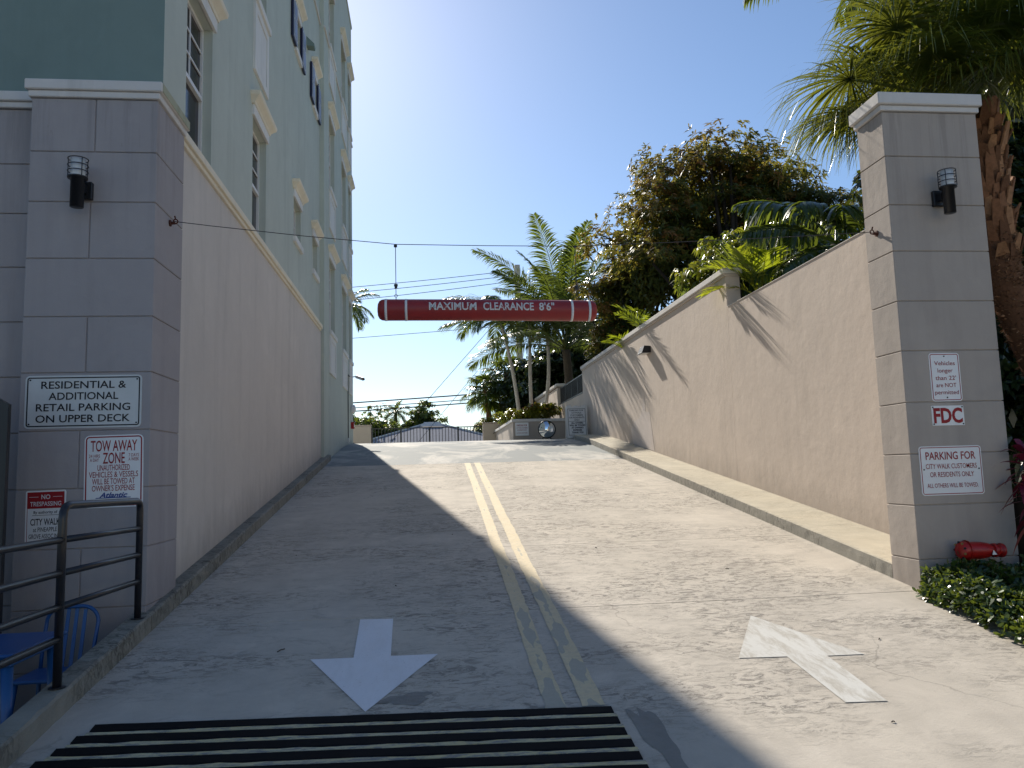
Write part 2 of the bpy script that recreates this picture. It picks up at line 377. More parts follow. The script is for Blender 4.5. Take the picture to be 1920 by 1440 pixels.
class Q:                                   # quad soup with a per-face 'tint'
    def __init__(s): s.V = []; s.F = []; s.T = []; s.n = 0
    def add(s, v, f, t):
        s.V.append(v); s.F.append(f+s.n); s.T.append(t); s.n += len(v)
    def strips(s, P, D, N, L, W, tint, droop=0., nseg=3, prof=None, base=.15, fold=0.):
        P = np.atleast_2d(P).astype(float); n = len(P); D = np.broadcast_to(D, (n, 3)); D = D/np.linalg.norm(D, axis=1, keepdims=True)
        S = np.cross(D, N); S = S/(np.linalg.norm(S, axis=1, keepdims=True)+1e-9); L = np.broadcast_to(L, n); W = np.broadcast_to(W, n); droop = np.broadcast_to(droop, n)
        ts = np.linspace(0, 1, nseg+1); out = np.zeros((n, nseg+1, 2, 3))
        for i, t in enumerate(ts):
            w = (prof(t) if prof else (base+(1-base)*math.sin(math.pi*min(t/.9, 1)**.8) if t < 1 else .06))
            c = P+D*(L*t*(1-.35*np.abs(droop)*t))[:, None]; c[:, 2] -= droop*L*t*t*.8
            out[:, i, 0] = c-S*(W*w*.5)[:, None]; out[:, i, 1] = c+S*(W*w*.5)[:, None]
        v = out.reshape(-1, 3); k = (nseg+1)*2; f = []
        for i in range(nseg): f.append([2*i, 2*i+1, 2*i+3, 2*i+2])
        f = (np.array(f)[None]+(np.arange(n)*k)[:, None, None]).reshape(-1, 4)
        s.add(v, f, np.repeat(np.broadcast_to(tint, n), nseg))
    def tube(s, pts, r, tint=.5, n=5):
        b = B(); b.tube(pts, r, n, False); s.add(np.array(b.v), np.array(b.f), np.full(len(b.f), tint))
    def build(s, name, mat, parent=None, local=False, kind=None, smooth=False):
        V = np.concatenate(s.V); F = np.concatenate(s.F); T = np.concatenate(s.T).astype(np.float32)
        me = bpy.data.meshes.new(name); me.vertices.add(len(V)); me.vertices.foreach_set('co', V.astype(np.float32).ravel())
        me.loops.add(F.size); me.loops.foreach_set('vertex_index', F.astype(np.int32).ravel()); me.polygons.add(len(F))
        me.polygons.foreach_set('loop_start', np.arange(len(F), dtype=np.int32)*4)
        a = me.attributes.new('tint', 'FLOAT', 'FACE'); a.data.foreach_set('value', np.clip(T, 0, 1))
        me.materials.append(mat); me.update(calc_edges=True)
        if smooth: me.shade_smooth()
        o = link(name, me, parent, local)
        if kind: o['kind'] = kind
        return o

# text -> flat mesh
def text_mesh(body, bold=0., shear=0.):
    cu = bpy.data.curves.new('t', 'FONT'); cu.body = body; cu.size = 1; cu.offset = bold; cu.shear = shear; cu.resolution_u = 3; cu.fill_mode = 'FRONT'
    o = bpy.data.objects.new('t', cu); COL.objects.link(o); dg = bpy.context.evaluated_depsgraph_get(); dg.update()
    me = bpy.data.meshes.new_from_object(o.evaluated_get(dg)); v = np.array([x.co[:] for x in me.vertices]); f = [tuple(p.vertices) for p in me.polygons]
    bpy.data.objects.remove(o); bpy.data.curves.remove(cu); bpy.data.meshes.remove(me)
    v[:, 0] -= v[:, 0].min(); w = v[:, 0].max(); return v, f, w, v[:, 1].min(), v[:, 1].max()
CAPH = None
def lettering(body, cx, cz, w, h, place, mat, parent, bold=.012, shear=0., name='lettering', slices=False):
    """body centred on (cx, cz), w wide, h = cap height; place(u, v) gives a 3-D point."""
    v, f, W, y0, y1 = text_mesh(body, bold, shear)
    global CAPH
    if CAPH is None: _, _, _, a, CAPH = text_mesh('H', .0)
    sx = w/W; sz = h/CAPH
    pts = [place(cx+(p[0]-W/2)*sx, cz+(p[1]-CAPH/2)*sz) for p in v]
    if not slices:
        b = B(); b.add(pts, f); return b.build(name, mat, parent)
    import bmesh
    me = bpy.data.meshes.new(name); me.from_pydata([(cx+(p[0]-W/2)*sx, cz+(p[1]-CAPH/2)*sz, 0) for p in v], [], f); bm = bmesh.new(); bm.from_mesh(me)
    for yv in np.arange(cz-h, cz+h, .006): bmesh.ops.bisect_plane(bm, geom=bm.verts[:]+bm.edges[:]+bm.faces[:], plane_co=(0, yv, 0), plane_no=(0, 1, 0))
    for q_ in bm.verts: q_.co = Vector(place(q_.co.x, q_.co.y))
    bm.to_mesh(me); bm.free(); me.materials.append(mat); return link(name, me, parent)

def rrect(W, H, r, n=5):
    pts = []
    for cx, cz, a0 in ((W/2-r, H/2-r, 0), (-W/2+r, H/2-r, 90), (-W/2+r, -H/2+r, 180), (W/2-r, -H/2+r, 270)):
        for i in range(n+1): a = R(a0+90*i/n); pts.append((cx+r*math.cos(a), cz+r*math.sin(a)))
    return pts
def sign(cx, cz, W, H, Y, label, lines, sheet='sign_white', border=None, r=.02, inset=.012, bw=.007, bolts=(), bgs=(), loc_name='sign', cat='sign', tilt=0., rules=(), group=None):
    """A flat sign facing -Y with its back at Y; lines: (text, dx, dz, width, capheight, material, bold)."""
    t = thing(loc_name, (cx, Y, cz), label, cat, group)
    ct, st_ = math.cos(tilt), math.sin(tilt)
    def pl(off):
        return lambda u, v: (cx+u*ct-v*st_, Y-off, cz+u*st_+v*ct)
    pts = rrect(W, H, r); b = B(); n = len(pts); p0, p1 = pl(.001), pl(.005)
    b.add([p1(*p) for p in pts]+[p0(*p) for p in pts], [tuple(range(n))]+[(i, (i+1) % n, n+(i+1) % n, n+i) for i in range(n)])
    b.build('plate', M[sheet], t)
    if border:
        o = rrect(W-2*inset, H-2*inset, max(r-inset, .004)); i_ = rrect(W-2*inset-2*bw, H-2*inset-2*bw, max(r-inset-bw, .003)); b = B(); q = pl(.0058)
        b.add([q(*p) for p in o]+[q(*p) for p in i_], [(i, (i+1) % n, n+(i+1) % n, n+i) for i in range(n)]); b.build('border', M[border], t)
    for (x, z, w, h, mt) in bgs:
        pp = rrect(w, h, .006); q = pl(.0064); b = B(); b.add([q(x+a, z+c) for a, c in pp], [tuple(range(len(pp)))]); b.build('colour_field', M[mt], t)
    for (x, z, w, h, mt) in rules:
        q = pl(.0074); b = B(); b.add([q(x-w/2, z-h/2), q(x+w/2, z-h/2), q(x+w/2, z+h/2), q(x-w/2, z+h/2)], [(0, 1, 2, 3)]); b.build('printed_line', M[mt], t)
    for L in lines:
        body, dx, dz, w, h, mt, bold = L[:7]; lettering(body, dx, dz, w, h, pl(.0072), M[mt], t, bold, L[7] if len(L) > 7 else 0)
    for (x, z) in bolts:
        b = B(); q = pl(.005)(x, z); b.lathe([(0, .007), (.004, .007), (.006, .004), (.006, 0)], q, (0, -1, 0), 8); b.build('bolt', M['black'], t)
    return t

# ------------------------------------------------------------------ ground, street, ramp, kerbs
def struct(o): o['kind'] = 'structure'; return o
g = B(); g.add([(-400, -400, -1.86), (400, -400, -1.86), (400, 700, -1.86), (-400, 700, -1.86)], [(0, 1, 2, 3)]); struct(g.build('ground', M['earth']))
g = B(); g.box(-12, -2.345, -3, 7.2, -1.95, -1.80); struct(g.build('patio', M['patio']))
g = B(); g.box(-2.34, 40, -14, 3.42, -1.85, -1.603); g.box(-40, -2.34, -14, -3, -1.85, -1.603); struct(g.build('street', M['street']))
def strip(b, x0, x1, y0, y1, off, thick, step=.35, jit=0., skew=None, r=None):
    ys = list(np.linspace(y0, y1, max(2, int((y1-y0)/step)+1))); n = len(ys); vs = []
    for y in ys:
        j = random.uniform(-jit, jit); k = random.uniform(-jit, jit)*.6
        z = zr(y)+off
        vs += [(x0+(j if jit else 0), y, z+k), (x1-(j if jit else 0), y, z+k), (x1, y, z-thick), (x0, y, z-thick)]
    fs = []
    for i in range(n-1):
        a = 4*i; c = a+4; fs += [(a, a+1, c+1, c), (a+1, a+2, c+2, c+1), (a+3, a, c, c+3), (a+2, a+3, c+3, c+2)]
    fs += [(0, 3, 2, 1), (4*n-4, 4*n-3, 4*n-2, 4*n-1)]
    return b.add(vs, fs)
rb = B(); strip(rb, -2.30, 4.45, 3.42, 27, -.02, .5); rb.box(-2.30, 4.45, 3.0, 3.42, -2., -1.63); ramp_o = struct(rb.build('ramp', M['joint']))
for (ya, yb, mt, gp) in ((3.42, 6.715, 'ramp', .007), (6.715, 9.07, 'ramp', .004), (9.07, 13.2, 'ramp', .004), (13.2, 17.16, 'ramp', .003), (17.16, 27.0, 'band', .003)):
    b = B(); x1 = 4.43 if ya > 6 else 4.43
    strip(b, -2.25, x1, ya+gp, yb-gp, 0, .06)
    o = b.build('slab', M[mt], ramp_o)
    if mt == 'band': o['label'] = 'grey coated slab at the crest with pale worn patches'
# wide apron where the ramp opens to the street at right, under the hedge edge
b = B(); strip(b, 4.437, 9.0, 3.42, 6.6, -.002, .3); struct(b.build('garden_bed', M['soil']))
b = B(); b.add([(-9, 25.45, DECK-.01), (5.1, 25.45, DECK-.01), (5.1, 34.3, DECK-.01), (-9, 34.3, DECK-.01)], [(0, 1, 2, 3)])
b.add([(-9, 34.3, DECK-.01), (5.1, 34.3, DECK-.01), (5.1, 34.3, -1.9), (-9, 34.3, -1.9)], [(0, 1, 2, 3)])
# the deck sheet starts past the ramp crest
b.v[0] = (-9, 25.45, DECK-.012); b.v[1] = (-2.26, 25.45, DECK-.012)
b = B(); b.box(-9, -2.252, 24.76, 34.3, .6, DECK-.004); b.box(-2.252, 5.09, 27.004, 34.3, .6, DECK-.004); b.box(4.45, 5.09, 22.95, 27.0, .3, .86)
struct(b.build('parking_deck', M['band']))
b = B(); strip(b, 4.43, 5.1, 22.9, 27.0, 0, .2); struct(b.build('deck_edge', M['band']))

def kerb_mesh(x0, x1, y0, y1, h, face, rough=.006, step=.09):
    """kerb with a rounded, chipped nose on the road side; face=+1 nose at x1, -1 nose at x0."""
    b = B(); ys = np.linspace(y0, y1, int((y1-y0)/step)+2); n = len(ys); k = 6
    xn, xb = (x1, x0) if face > 0 else (x0, x1); s = -face
    for y in ys:
        z = zr(y); j = [random.gauss(0, rough) for _ in range(4)]
        b.v += [(xn, y, z-.06), (xn+s*abs(j[0])*.7, y, z+h*.55+j[1]), (xn+s*(.003+abs(j[2])*.5), y, z+h-.012-abs(j[3])*.6), (xn+s*(.014+abs(j[1])), y, z+h+j[3]*.2), (xb, y, z+h), (xb, y, z-.6)]
    for i in range(n-1):
        for q in range(k-1):
            a = i*k+q; b.f.append((a, a+1, a+1+k, a+k) if face > 0 else (a+1, a, a+k, a+1+k))
    b.f.append(tuple(range(k))); b.f.append(tuple((n-1)*k+q for q in range(k)))
    return b
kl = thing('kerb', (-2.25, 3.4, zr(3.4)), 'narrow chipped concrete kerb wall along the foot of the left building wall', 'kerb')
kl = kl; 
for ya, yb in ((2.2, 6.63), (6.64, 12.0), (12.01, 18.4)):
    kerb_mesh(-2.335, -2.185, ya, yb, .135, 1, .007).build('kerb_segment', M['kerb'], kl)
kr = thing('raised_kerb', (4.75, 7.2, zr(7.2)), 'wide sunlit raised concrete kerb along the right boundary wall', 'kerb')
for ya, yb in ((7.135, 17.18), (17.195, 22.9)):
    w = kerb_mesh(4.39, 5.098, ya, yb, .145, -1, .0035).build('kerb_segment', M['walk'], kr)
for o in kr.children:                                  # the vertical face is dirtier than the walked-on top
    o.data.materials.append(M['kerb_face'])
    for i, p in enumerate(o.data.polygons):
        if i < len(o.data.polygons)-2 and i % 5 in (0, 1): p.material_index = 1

# ------------------------------------------------------------------ road markings
def mark(name, poly, mat, label, cat='road marking', off=.004):
    b = B(); xs = [p[0] for p in poly]
    b.add([(x, y, zr(y)+off) for x, y in poly], [tuple(range(len(poly)))]); o = b.build(name, mat); return tag(o, label, cat)
def sub(poly_parts, name, mat, label, off=.004):
    b = B()
    for poly in poly_parts: b.add([(x, y, zr(y)+off) for x, y in poly], [tuple(range(len(poly)))])
    return tag(b.build(name, mat), label, 'road marking')
sub([[(-.386, 4.905), (.06, 5.788), (-.274, 5.797), (-.536, 5.802), (-.84, 5.815)], [(-.274, 5.797), (-.292, 6.635), (-.56, 6.655), (-.536, 5.802)]],
    'direction_arrow', M['arrow_fresh'], 'bright white arrow pointing down the ramp, painted in the shade on the left lane')
sub([[(2.606, 6.27), (2.138, 5.40), (2.481, 5.380), (2.763, 5.352), (3.035, 5.345)], [(2.481, 5.380), (2.482, 4.629), (2.742, 4.612), (2.763, 5.352)]],
    'direction_arrow', M['arrow_worn'], 'faded white arrow pointing up the ramp, painted on the sunlit right lane')
for lab, (xa0, xa1), (xb0, xb1) in (('left one of the two worn yellow centre lines running up the ramp', (.685, .812), (.824, .952)), ('right one of the two worn yellow centre lines running up the ramp', (.915, 1.052), (1.036, 1.160))):
    b = B(); b.uv = []; ys = np.linspace(4.80, 17.14, 120)
    for i, y in enumerate(ys):
        t = (y-4.8)/12.34; j = random.gauss(0, .0035); j2 = random.gauss(0, .0035); z = zr(y)+.004
        w = .003*math.sin(y*1.9+xa0*9)
        b.v += [(xa0+(xb0-xa0)*t+j+w, y, z), (xa1+(xb1-xa1)*t+j2+w, y, z)]; b.uv += [(0, y), (1, y)]
        if i: k = 2*i; b.f.append((k-2, k-1, k+1, k))
    tag(b.build('centre_line', M['yellow']), lab, 'road marking', 'double yellow centre lines')
# dark oil and water stains
def stain(cx, cy, rx, ry, ang, label):
    b = B(); n = 48; pts = []
    for i in range(n):
        a = 2*math.pi*i/n; r = 1+.22*math.sin(3*a+cx*5)+.13*math.sin(7*a+cy)+.03*random.uniform(-1, 1); x, y = rx*r*math.cos(a), ry*r*math.sin(a)
        X = cx+x*math.cos(ang)-y*math.sin(ang); Y = cy+x*math.sin(ang)+y*math.cos(ang); pts.append((X, Y, zr(Y)+.0025))
    b.add([(cx, cy, zr(cy)+.0025)]+pts, [(0, i+1, (i+1) % n+1) for i in range(n)])
    return tag(b.build('damp_stain', M['stain']), label, 'stain')
M['stain'] = concrete('damp_concrete', (.30, .28, .25), (.16, .15, .13), patch=.4)
stain(1.24, 4.35, .075, .42, .06, 'long dark damp stain beside the right end of the rumble strip')
stain(-.14, 5.06, .15, .085, .2, 'small dark stain just right of the white arrow tip in the shade')

# rumble strip
sk = -.0592
sb = thing('speed_bump', (-.45, 4.4, zr(4.4)), 'black and yellow ribbed rumble strip across the left lane at the bottom of the ramp', 'speed bump')
for i in range(9):
    yc = 4.835-.138*i; b = B(); bw = .096
    def bar(b, x0, x1, ya, yb, h, base=0.):
        N = 26; vs = []
        for q in range(N+1):
            x = x0+(x1-x0)*q/N; dy = sk*x; j = random.gauss(0, .0018) if h > .01 else random.gauss(0, .004)
            y0, y1 = ya+dy+j, yb+dy-j
            vs += [(x, y0, zr(y0)+base), (x, y0+.012*(h > .01), zr(y0)+base+h), (x, y1-.012*(h > .01), zr(y1)+base+h), (x, y1, zr(y1)+base)]
        fs = []
        for q in range(N):
            a = 4*q; c = a+4; fs += [(a, c, c+1, a+1), (a+1, c+1, c+2, a+2), (a+2, c+2, c+3, a+3)]
        fs += [(0, 1, 2, 3), (4*N, 4*N+3, 4*N+2, 4*N+1)]
        b.add(vs, fs); return b
    xl = -1.93-.045*i; xr = 1.075+.004*i
    bar(b, xl, xr, yc-bw, yc, .0105); fixn(b.build('rib', M['rubber'], sb))
    b = B(); bar(b, xl-.01, xr+.01, yc-.138+.002, yc-bw-.002, .007); fixn(b.build('painted_strip', M['bump_yellow'], sb))

# ------------------------------------------------------------------ stucco gate pillars
def pillar(t, x0, x1, y0, y1, joints, top, bottom, mat, splits, g=.0036, ins=.012):
    b = B(); b.box(x0+ins, x1-ins, y0+ins, y1-.001, bottom, top-.01); b.build('core', mat, t)
    zs = [top]+joints+[bottom]
    for i in range(len(zs)-1):
        za, zb = zs[i+1]+g, zs[i]-g
        xs = [x0]+([splits[i]] if i < len(splits) and splits[i] else [])+[x1]
        for q in range(len(xs)-1):
            b = B(); b.cbox(xs[q]+(g if q else 0), xs[q+1]-(g if q < len(xs)-2 else 0), y0, y1, za, zb, .005); b.build('block', mat, t)
lp = thing('gate_pillar', (-2.76, 7, -1.8), 'grey block pillar at the left building corner carrying a lamp and three signs', 'pillar')
LJ = [2.788, 2.350, 1.862, 1.369, .902, .425, -.043, -.52, -.99, -1.47]
pillar(lp, -3.272, -2.25, 6.68, 7.42, LJ, 3.26, -1.8, M['block_left'], [-2.755, None, -2.775, None, -2.77, None, -2.80, None, -2.76, None, -2.8])
b = B(); b.cbox(-3.295, -2.228, 6.655, 7.42, 3.262, 3.318, .006); b.build('cap', M['cap'], lp)
b = B(); b.cbox(-3.318, -2.205, 6.632, 7.44, 3.32, 3.41, .008); b.build('cap', M['cap'], lp)
b = B(); b.cbox(-2.2045, -2.201, 6.66, 7.425, 3.325, 3.405, .001); b.build('algae_stain', M['moss'], lp)
b = B(); b.box(-12, -3.275, 6.965, 7.12, -1.8, 3.27); rw = thing('corner_wall', (-5, 6.95, -1.8), 'shaded grey block wall set back left of the lamp pillar', 'wall'); b.build('core', M['block_left'], rw)
for i, (za, zb) in enumerate(zip([3.28, 2.78, 2.335, 1.858, 1.38, .905, .43, -.04, -.51, -.98, -1.46], [2.78, 2.335, 1.858, 1.38, .905, .43, -.04, -.51, -.98, -1.46, -1.8])):
    xs = [-3.275, -4.9 if i % 2 else -4.2, -6.5, -8.5, -12]
    for q in range(4):
        b = B(); b.cbox(xs[q+1]+.004, xs[q]-.004, 6.95, 7.115, zb+.0036, za-.0036, .005); b.build('block', M['block_left'], rw)
b = B(); b.cbox(-12, -3.276, 6.92, 7.115, 3.283, 3.335, .006); b.build('cap', M['cap'], rw)
b = B(); b.cbox(-12, -3.32, 6.895, 7.12, 3.337, 3.425, .008); b.build('cap', M['cap'], rw)
rp = thing('gate_pillar', (4.87, 6.9, -1.6), 'beige block pillar at right with FDC plate, lamp and sunlit left side', 'pillar')
RJ = [2.885, 2.405, 1.955, 1.475, 1.005, .525, .052, -.412, -.895, -1.36]
pillar(rp, 4.39, 5.365, 6.70, 7.13, RJ, 3.33, -1.7, M['block_right'], [])
b = B(); b.cbox(4.365, 5.385, 6.675, 7.150, 3.332, 3.385, .006); b.build('cap', M['cap'], rp)
b = B(); b.cbox(4.335, 5.405, 6.645, 7.175, 3.387, 3.505, .008); b.build('cap', M['cap'], rp)

# ------------------------------------------------------------------ right boundary wall
rw2 = thing('boundary_wall', (5.2, 15, 0), 'long sunlit taupe stucco wall with stepped top along the right kerb', 'wall')
def wallbox(x0, x1, y0, y1, z0f, z1, mat, name, parent):
    b = B(); N = max(1, int((y1-y0)/.8)); zb = -.6
    ys = np.linspace(y0, y1, N+1); vs = []
    for y in ys: z = zr(y)+z0f; vs += [(x0, y, z), (x0, y, z1), (x1, y, z1), (x1, y, z-.5)]
    fs = []
    for i in range(N):
        a = 4*i; c = a+4; fs += [(a+1, a, c, c+1), (a+2, a+1, c+1, c+2), (a+3, a+2, c+2, c+3)]
    fs += [(0, 1, 2, 3), (4*N+3, 4*N+2, 4*N+1, 4*N)]
    b.add(vs, fs); return fixn(b.build(name, mat, parent))
wallbox(5.10, 5.345, 7.135, 12.47, -.4, 2.655, M['taupe'], 'wall_panel', rw2)
wallbox(5.10, 5.345, 12.475, 22.86, -.4, 3.19, M['taupe'], 'wall_panel', rw2)
wallbox(5.10, 5.345, 22.89, 24.85, -.4, 3.19, M['taupe'], 'wall_panel', rw2)
wallbox(5.10, 5.345, 24.855, 29.7, -.4, 2.46, M['taupe'], 'wall_panel', rw2)
wallbox(5.10, 5.345, 29.705, 38.0, -.4, 3.16, M['taupe'], 'wall_panel', rw2)
b = B(); b.box(5.13, 5.32, 22.85, 22.9, -.3, 3.3); b.build('expansion_joint', M['joint'], rw2)
for (ya, yb) in ((12.475, 22.86), (22.89, 24.87), (29.69, 38.0)):
    b = B(); b.cbox(5.075, 5.37, ya-.01, yb+.0, 3.192, 3.235, .004); b.build('coping', M['taupe'], rw2)
    b = B(); b.cbox(5.05, 5.395, ya-.03, yb+.0, 3.237, 3.335, .008); b.build('coping', M['cap'], rw2)
b = B(); b.cbox(5.09, 5.355, 7.136, 12.46, 2.657, 2.667, .003); b.build('coping', M['cap'], rw2)
def patchz(pts): b = B(); b.add([(5.0965, y, z) for y, z in pts], [tuple(range(len(pts)))]); b.build('repaint_patch', M['patch'], rw2)
patchz([(17.1, zr(17.1)+.16), (18.9, zr(18.9)+.16), (19.05, .95), (18.7, 1.12), (18.2, 1.2), (17.95, 1.35), (17.75, 1.72), (17.68, 1.30), (17.35, 1.25)])
rl = thing('wall_railing', (5.2, 27, 2.46), 'short black picket railing on the low part of the right wall', 'railing')
b = B(); b.box(5.19, 5.23, 24.87, 29.68, 3.12, 3.16); b.build('rail', M['black'], rl)
b = B(); b.box(5.19, 5.23, 24.87, 29.68, 2.52, 2.56); b.build('rail', M['black'], rl)
for y in np.arange(24.98, 29.66, .115):
    b = B(); b.box(5.20, 5.22, y, y+.02, 2.56, 3.12) if int(round((y-24.98)/.115)) % 10 else b.box(5.19, 5.23, y-.01, y+.03, 2.46, 3.14)
    b.build('picket', M['black'], rl)

# wedge wall light
wl = thing('wall_light', (5.1, 17.1, 2.66), 'small wedge shaped light sticking out of the sunlit right wall', 'lamp')
b = B(); y0, y1 = 17.02, 17.40
b.add([(5.097, y0, 2.74), (4.95, y0, 2.75), (4.885, y0, 2.585), (5.097, y0, 2.60), (5.097, y1, 2.74), (4.95, y1, 2.75), (4.885, y1, 2.585), (5.097, y1, 2.60)],
      [(0, 1, 2, 3), (4, 7, 6, 5), (0, 4, 5, 1), (1, 5, 6, 2), (2, 6, 7, 3)]); fixn(b.build('housing', M['bronze'] if 'bronze' in M else M['black'], wl))
b = B(); b.box(4.91, 5.07, y0+.02, y1-.02, 2.578, 2.586); b.build('lens', M['lamp_glass'], wl)

# ------------------------------------------------------------------ left apartment building
bd = thing('apartment_building', (-8, 16, -1.8), 'tall sage green apartment building with white window hoods along the left side', 'building')
def holed(x, y0, y1, z0, z1, holes, depth=.13, zlow=None):
    """sheet at x=const facing +X with rectangular holes and reveals."""
    b = B(); ys = sorted({y0, y1, *[h[0] for h in holes], *[h[1] for h in holes]}); zs = sorted({z0, z1, *[h[2] for h in holes], *[h[3] for h in holes]})
    for a, c in zip(ys[:-1], ys[1:]):
        for d, e in zip(zs[:-1], zs[1:]):
            cy, cz = (a+c)/2, (d+e)/2
            if any(h[0] < cy < h[1] and h[2] < cz < h[3] for h in holes): continue
            b.add([(x, a, d), (x, c, d), (x, c, e), (x, a, e)], [(0, 1, 2, 3)])
    for h in holes:
        a, c, d, e = h[:4]; xi = x-depth
        b.add([(x, a, d), (x, c, d), (x, c, e), (x, a, e), (xi, a, d), (xi, c, d), (xi, c, e), (xi, a, e)], [(0, 4, 5, 1), (1, 5, 6, 2), (2, 6, 7, 3), (3, 7, 4, 0)])
    return b
X1, X2, YM, YE = -2.36, -2.262, 17.8, 24.75
H1 = [(7.8, 8.74, 3.40, 5.12), (10.83, 11.75, 3.40, 5.09), (14.25, 15.05, 4.42, 5.14), (16.62, 17.38, 4.42, 5.14),
      (7.8, 8.74, 6.95, 8.7), (10.85, 11.7, 6.95, 8.7), (14.32, 14.88, 8.15, 8.85), (16.67, 17.18, 8.15, 8.85),
      (7.8, 8.74, 11.0, 12.6), (10.85, 11.7, 11.0, 12.6), (14.32, 14.88, 11.8, 12.5), (16.67, 17.18, 11.8, 12.5)]
H2 = []
for yc in ((18.75, 19.85), (21.6, 22.75), (23.55, 24.25)):
    for z0, z1 in ((3.5, 5.25), (7.05, 8.85), (10.75, 12.5)): H2.append((*yc, z0, z1))
holed(X1, 7.13, YM, 3.365, 14.7, H1).build('wall', M['green'], bd)
holed(X2, YM, YE, -.2, 14.7, H2).build('wall', M['green'], bd)
b = B(); b.add([(X1-.3, YM, -.3), (X2, YM, -.3), (X2, YM, 14.7), (X1-.3, YM, 14.7)], [(0, 1, 2, 3)]); b.add([(X2, YE, -1.8), (-14, YE, -1.8), (-14, YE, 14.7), (X2, YE, 14.7)], [(0, 1, 2, 3)]); b.build('wall', M['green'], bd)
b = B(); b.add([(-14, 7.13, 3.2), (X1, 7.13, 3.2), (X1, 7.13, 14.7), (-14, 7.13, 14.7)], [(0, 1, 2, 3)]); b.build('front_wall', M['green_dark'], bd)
b = B(); b.box(-14, X1-.2, 7.2, YE-.05, -1.8, 14.69); b.build('core', M['green'], bd)
b = B(); b.box(-14, -2.50, 7.4, YE-.15, 14.7, 17.2); b.build('top_storey', M['green'], bd)
for k_, (e, za, zb) in enumerate(((.10, 16.2, 16.35), (.22, 16.352, 16.55), (.34, 16.552, 16.7), (.40, 16.702, 16.95))):
    b = B(); b.cbox(-14, -2.5+e, 7.4-e, YE-.15+e, za, zb, .01); b.build('roof_cornice', M['trim'], bd)
b = B(); b.cbox(-14, X1+.05, 7.09, YM-.002, 14.702, 14.80, .01); b.cbox(-14, X2+.03, YM, YE+.02, 14.702, 14.80, .01); b.build('parapet_coping', M['green'], bd)
# base wall below the ledge
b = B(); ys = np.linspace(7.42, 17.75, 30); 
for y in ys: b.v += [(-2.33, y, zr(y)+.10), (-2.33, y, 3.25)]
for i in range(29): b.f.append((2*i, 2*i+2, 2*i+3, 2*i+1))
b.add([(-2.33, 17.75, -.2), (-2.5, 17.75, -.2), (-2.5, 17.75, 3.25), (-2.33, 17.75, 3.25)], [(0, 1, 2, 3)]); b.build('base_wall', M['taupe_left'], bd)
b = B(); b.cbox(-2.42, -2.300, 7.445, 17.62, 3.252, 3.30, .005); b.build('ledge_trim', M['trim'], bd)
b = B(); b.cbox(-2.42, -2.272, 7.445, 17.64, 3.302, 3.385, .007); b.build('ledge_trim', M['trim'], bd)
b = B(); b.add([(-2.21, 6.9, 3.412), (-2.21, 7.43, 3.412), (-2.358, 7.43, 3.412), (-2.358, 6.9, 3.412), (-2.358, 7.43, 3.56), (-2.358, 7.128, 3.56)], [(0, 1, 4, 5), (0, 3, 2, 1), (1, 2, 4), (0, 5, 3)]); b.build('mossy_ledge', M['moss'], bd)
# string course
b = B(); b.cbox(X1-.02, X1+.035, 7.13, YM-.002, 10.66, 10.72, .006); b.build('string_course', M['cap'], bd)
b = B(); b.cbox(X2-.02, X2+.035, YM+.002, YE, 10.60, 10.66, .006); b.build('string_course', M['cap'], bd)

def hood(x, y0, y1, zh, par, s=1.0):
    w = .06*s
    b = B(); b.cbox(x-.01, x+.035, y0-w, y1+w, zh-.0, zh+.15*s, .004); b.build('hood_fascia', M['panelw'], par)
    b = B(); pr = [(.045, .152), (.055, .185), (.085, .215), (.125, .25), (.135, .285), (.135, .305)]
    prev = None
    for q in range(len(pr)-1):
        (e0, h0), (e1, h1) = pr[q], pr[q+1]; h0 *= s; h1 *= s
        A = [(x, y0-w-e0*.8, zh+h0), (x+e0, y0-w-e0*.8, zh+h0), (x+e0, y1+w+e0*.8, zh+h0), (x, y1+w+e0*.8, zh+h0)]
        C = [(x, y0-w-e1*.8, zh+h1), (x+e1, y0-w-e1*.8, zh+h1), (x+e1, y1+w+e1*.8, zh+h1), (x, y1+w+e1*.8, zh+h1)]
        b.add(A+C, [(0, 1, 5, 4), (1, 2, 6, 5), (2, 3, 7, 6)]+([(0, 3, 2, 1)] if q == 0 else [])+([(4, 5, 6, 7)] if q == len(pr)-2 else []))
    b.build('hood_crown', M['trim'], par)
